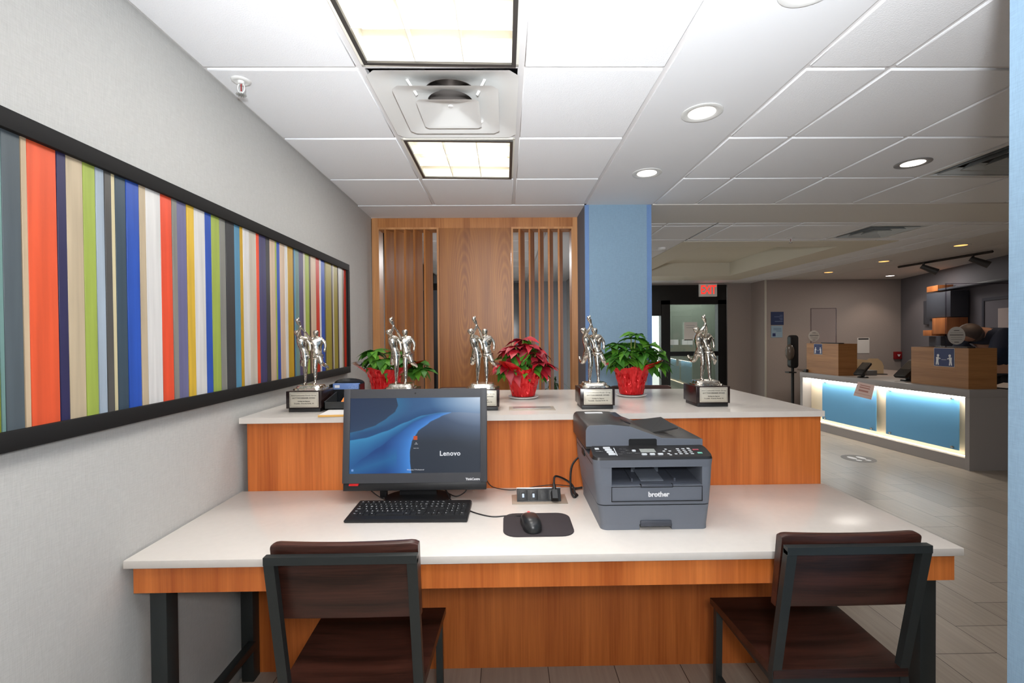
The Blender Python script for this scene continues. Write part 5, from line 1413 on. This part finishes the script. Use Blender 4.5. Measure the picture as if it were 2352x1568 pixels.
obj('leaves', g, [mat('dark strap leaf', rgb(38, 66, 34), .4)], t, 60)

# ------------------------------------------------------------------ lights
def light(name, kind, loc, power, col=(1, 1, 1), size=.1, rot=None, spot=None, blend=.6):
    l = bpy.data.lights.new(name, kind); l.energy = power; l.color = col
    if kind == 'AREA': l.size = size
    else: l.shadow_soft_size = size
    if spot: l.spot_size = math.radians(spot); l.spot_blend = blend
    o = bpy.data.objects.new(name, l); COL.objects.link(o); o.location = loc
    if rot: o.rotation_euler = rot
    return o
light('bounce_flash', 'SPOT', (.0, -.14, 1.62), 290, (.94, .975, 1), .06, (math.radians(124), 0, math.radians(-8)), 104, 1.0)
light('flash', 'SPOT', (.08, -.12, 1.56), 52, (.97, .985, 1), .09, (math.radians(86), 0, 0), 150, .35)
for x, y in ((-.235, 1.439), (-.235, 2.659), (-.235, .223), (-.235, -.99)):
    light('troffer_light', 'AREA', (x, y, H - .01), 7.5, (1, .97, .93), .5)
for x, y in ((.905, 2.085), (.893, 2.857), (.90, 1.325)):
    light('downlight_beam', 'SPOT', (x, y, H - .012), 3.5, (1, .86, .7), .09, (0, 0, 0), 95)
for x, y, c_ in ((2.44, 2.705, (1, .86, .72)), (5.347, 7.49, (1, .7, .45)), (5.353, 6.393, (1, .7, .45)), (5.301, 5.25, (1, .7, .45)), (6.81, 8.0, (1, .8, .66))):
    light('downlight_beam', 'SPOT', (x, y, H - .012), 14, c_, .05, (0, 0, 0), 110)
for x, y, p_ in ((2.6, .6, 7), (4.6, 1.6, 17), (3.0, 6.5, 19), (6.3, 7.2, 12)):
    light('lobby_light', 'AREA', (x, y, H - .02), p_, (1, .94, .86), .5)
light('vestibule_fill', 'AREA', (4.15, 9.7, 2.66), 14, (.95, 1, .97), .4)  # added fill without a fixture, brightens the vestibule behind the door glass
light('back_room_light', 'AREA', (-.235, 5.76, H - .02), 55, (.95, .98, 1), .5)
w = bpy.data.worlds.new('World'); SC.world = w; w.use_nodes = True
w.node_tree.nodes['Background'].inputs[0].default_value = (.93, .97, 1, 1)
w.node_tree.nodes['Background'].inputs[1].default_value = 2.6

# ------------------------------------------------------------------ camera
F = 1050.0
yaw, pit, roll = 15 / F, 12 / F, .0085
cam = bpy.data.cameras.new('Camera'); cam.sensor_width = 36.0; cam.lens = 36.0 * F / 2352; cam.clip_start = .02
co = bpy.data.objects.new('Camera', cam); COL.objects.link(co)
fw_ = Vector((math.sin(yaw) * math.cos(pit), math.cos(yaw) * math.cos(pit), -math.sin(pit)))
rt = Vector((math.cos(yaw), -math.sin(yaw), 0)); up = rt.cross(fw_)
r2 = rt * math.cos(roll) - up * math.sin(roll); u2 = rt * math.sin(roll) + up * math.cos(roll)
co.matrix_world = Matrix(((r2.x, u2.x, -fw_.x, 0), (r2.y, u2.y, -fw_.y, 0), (r2.z, u2.z, -fw_.z, 1.42), (0, 0, 0, 1)))
SC.camera = co
SC.view_settings.view_transform = 'Standard'; SC.view_settings.look = 'None'
SC.view_settings.gamma = 1.0; SC.view_settings.use_curve_mapping = False
SC.view_settings.exposure = 0.12
SC.cycles.use_denoising = True
SC.cycles.max_bounces = 6
SC.cycles.diffuse_bounces = 3
SC.cycles.glossy_bounces = 4
SC.cycles.use_adaptive_sampling = True
SC.cycles.adaptive_threshold = .1
SC.cycles.caustics_reflective = False; SC.cycles.caustics_refractive = False
SC.cycles.sample_clamp_indirect = 6.0
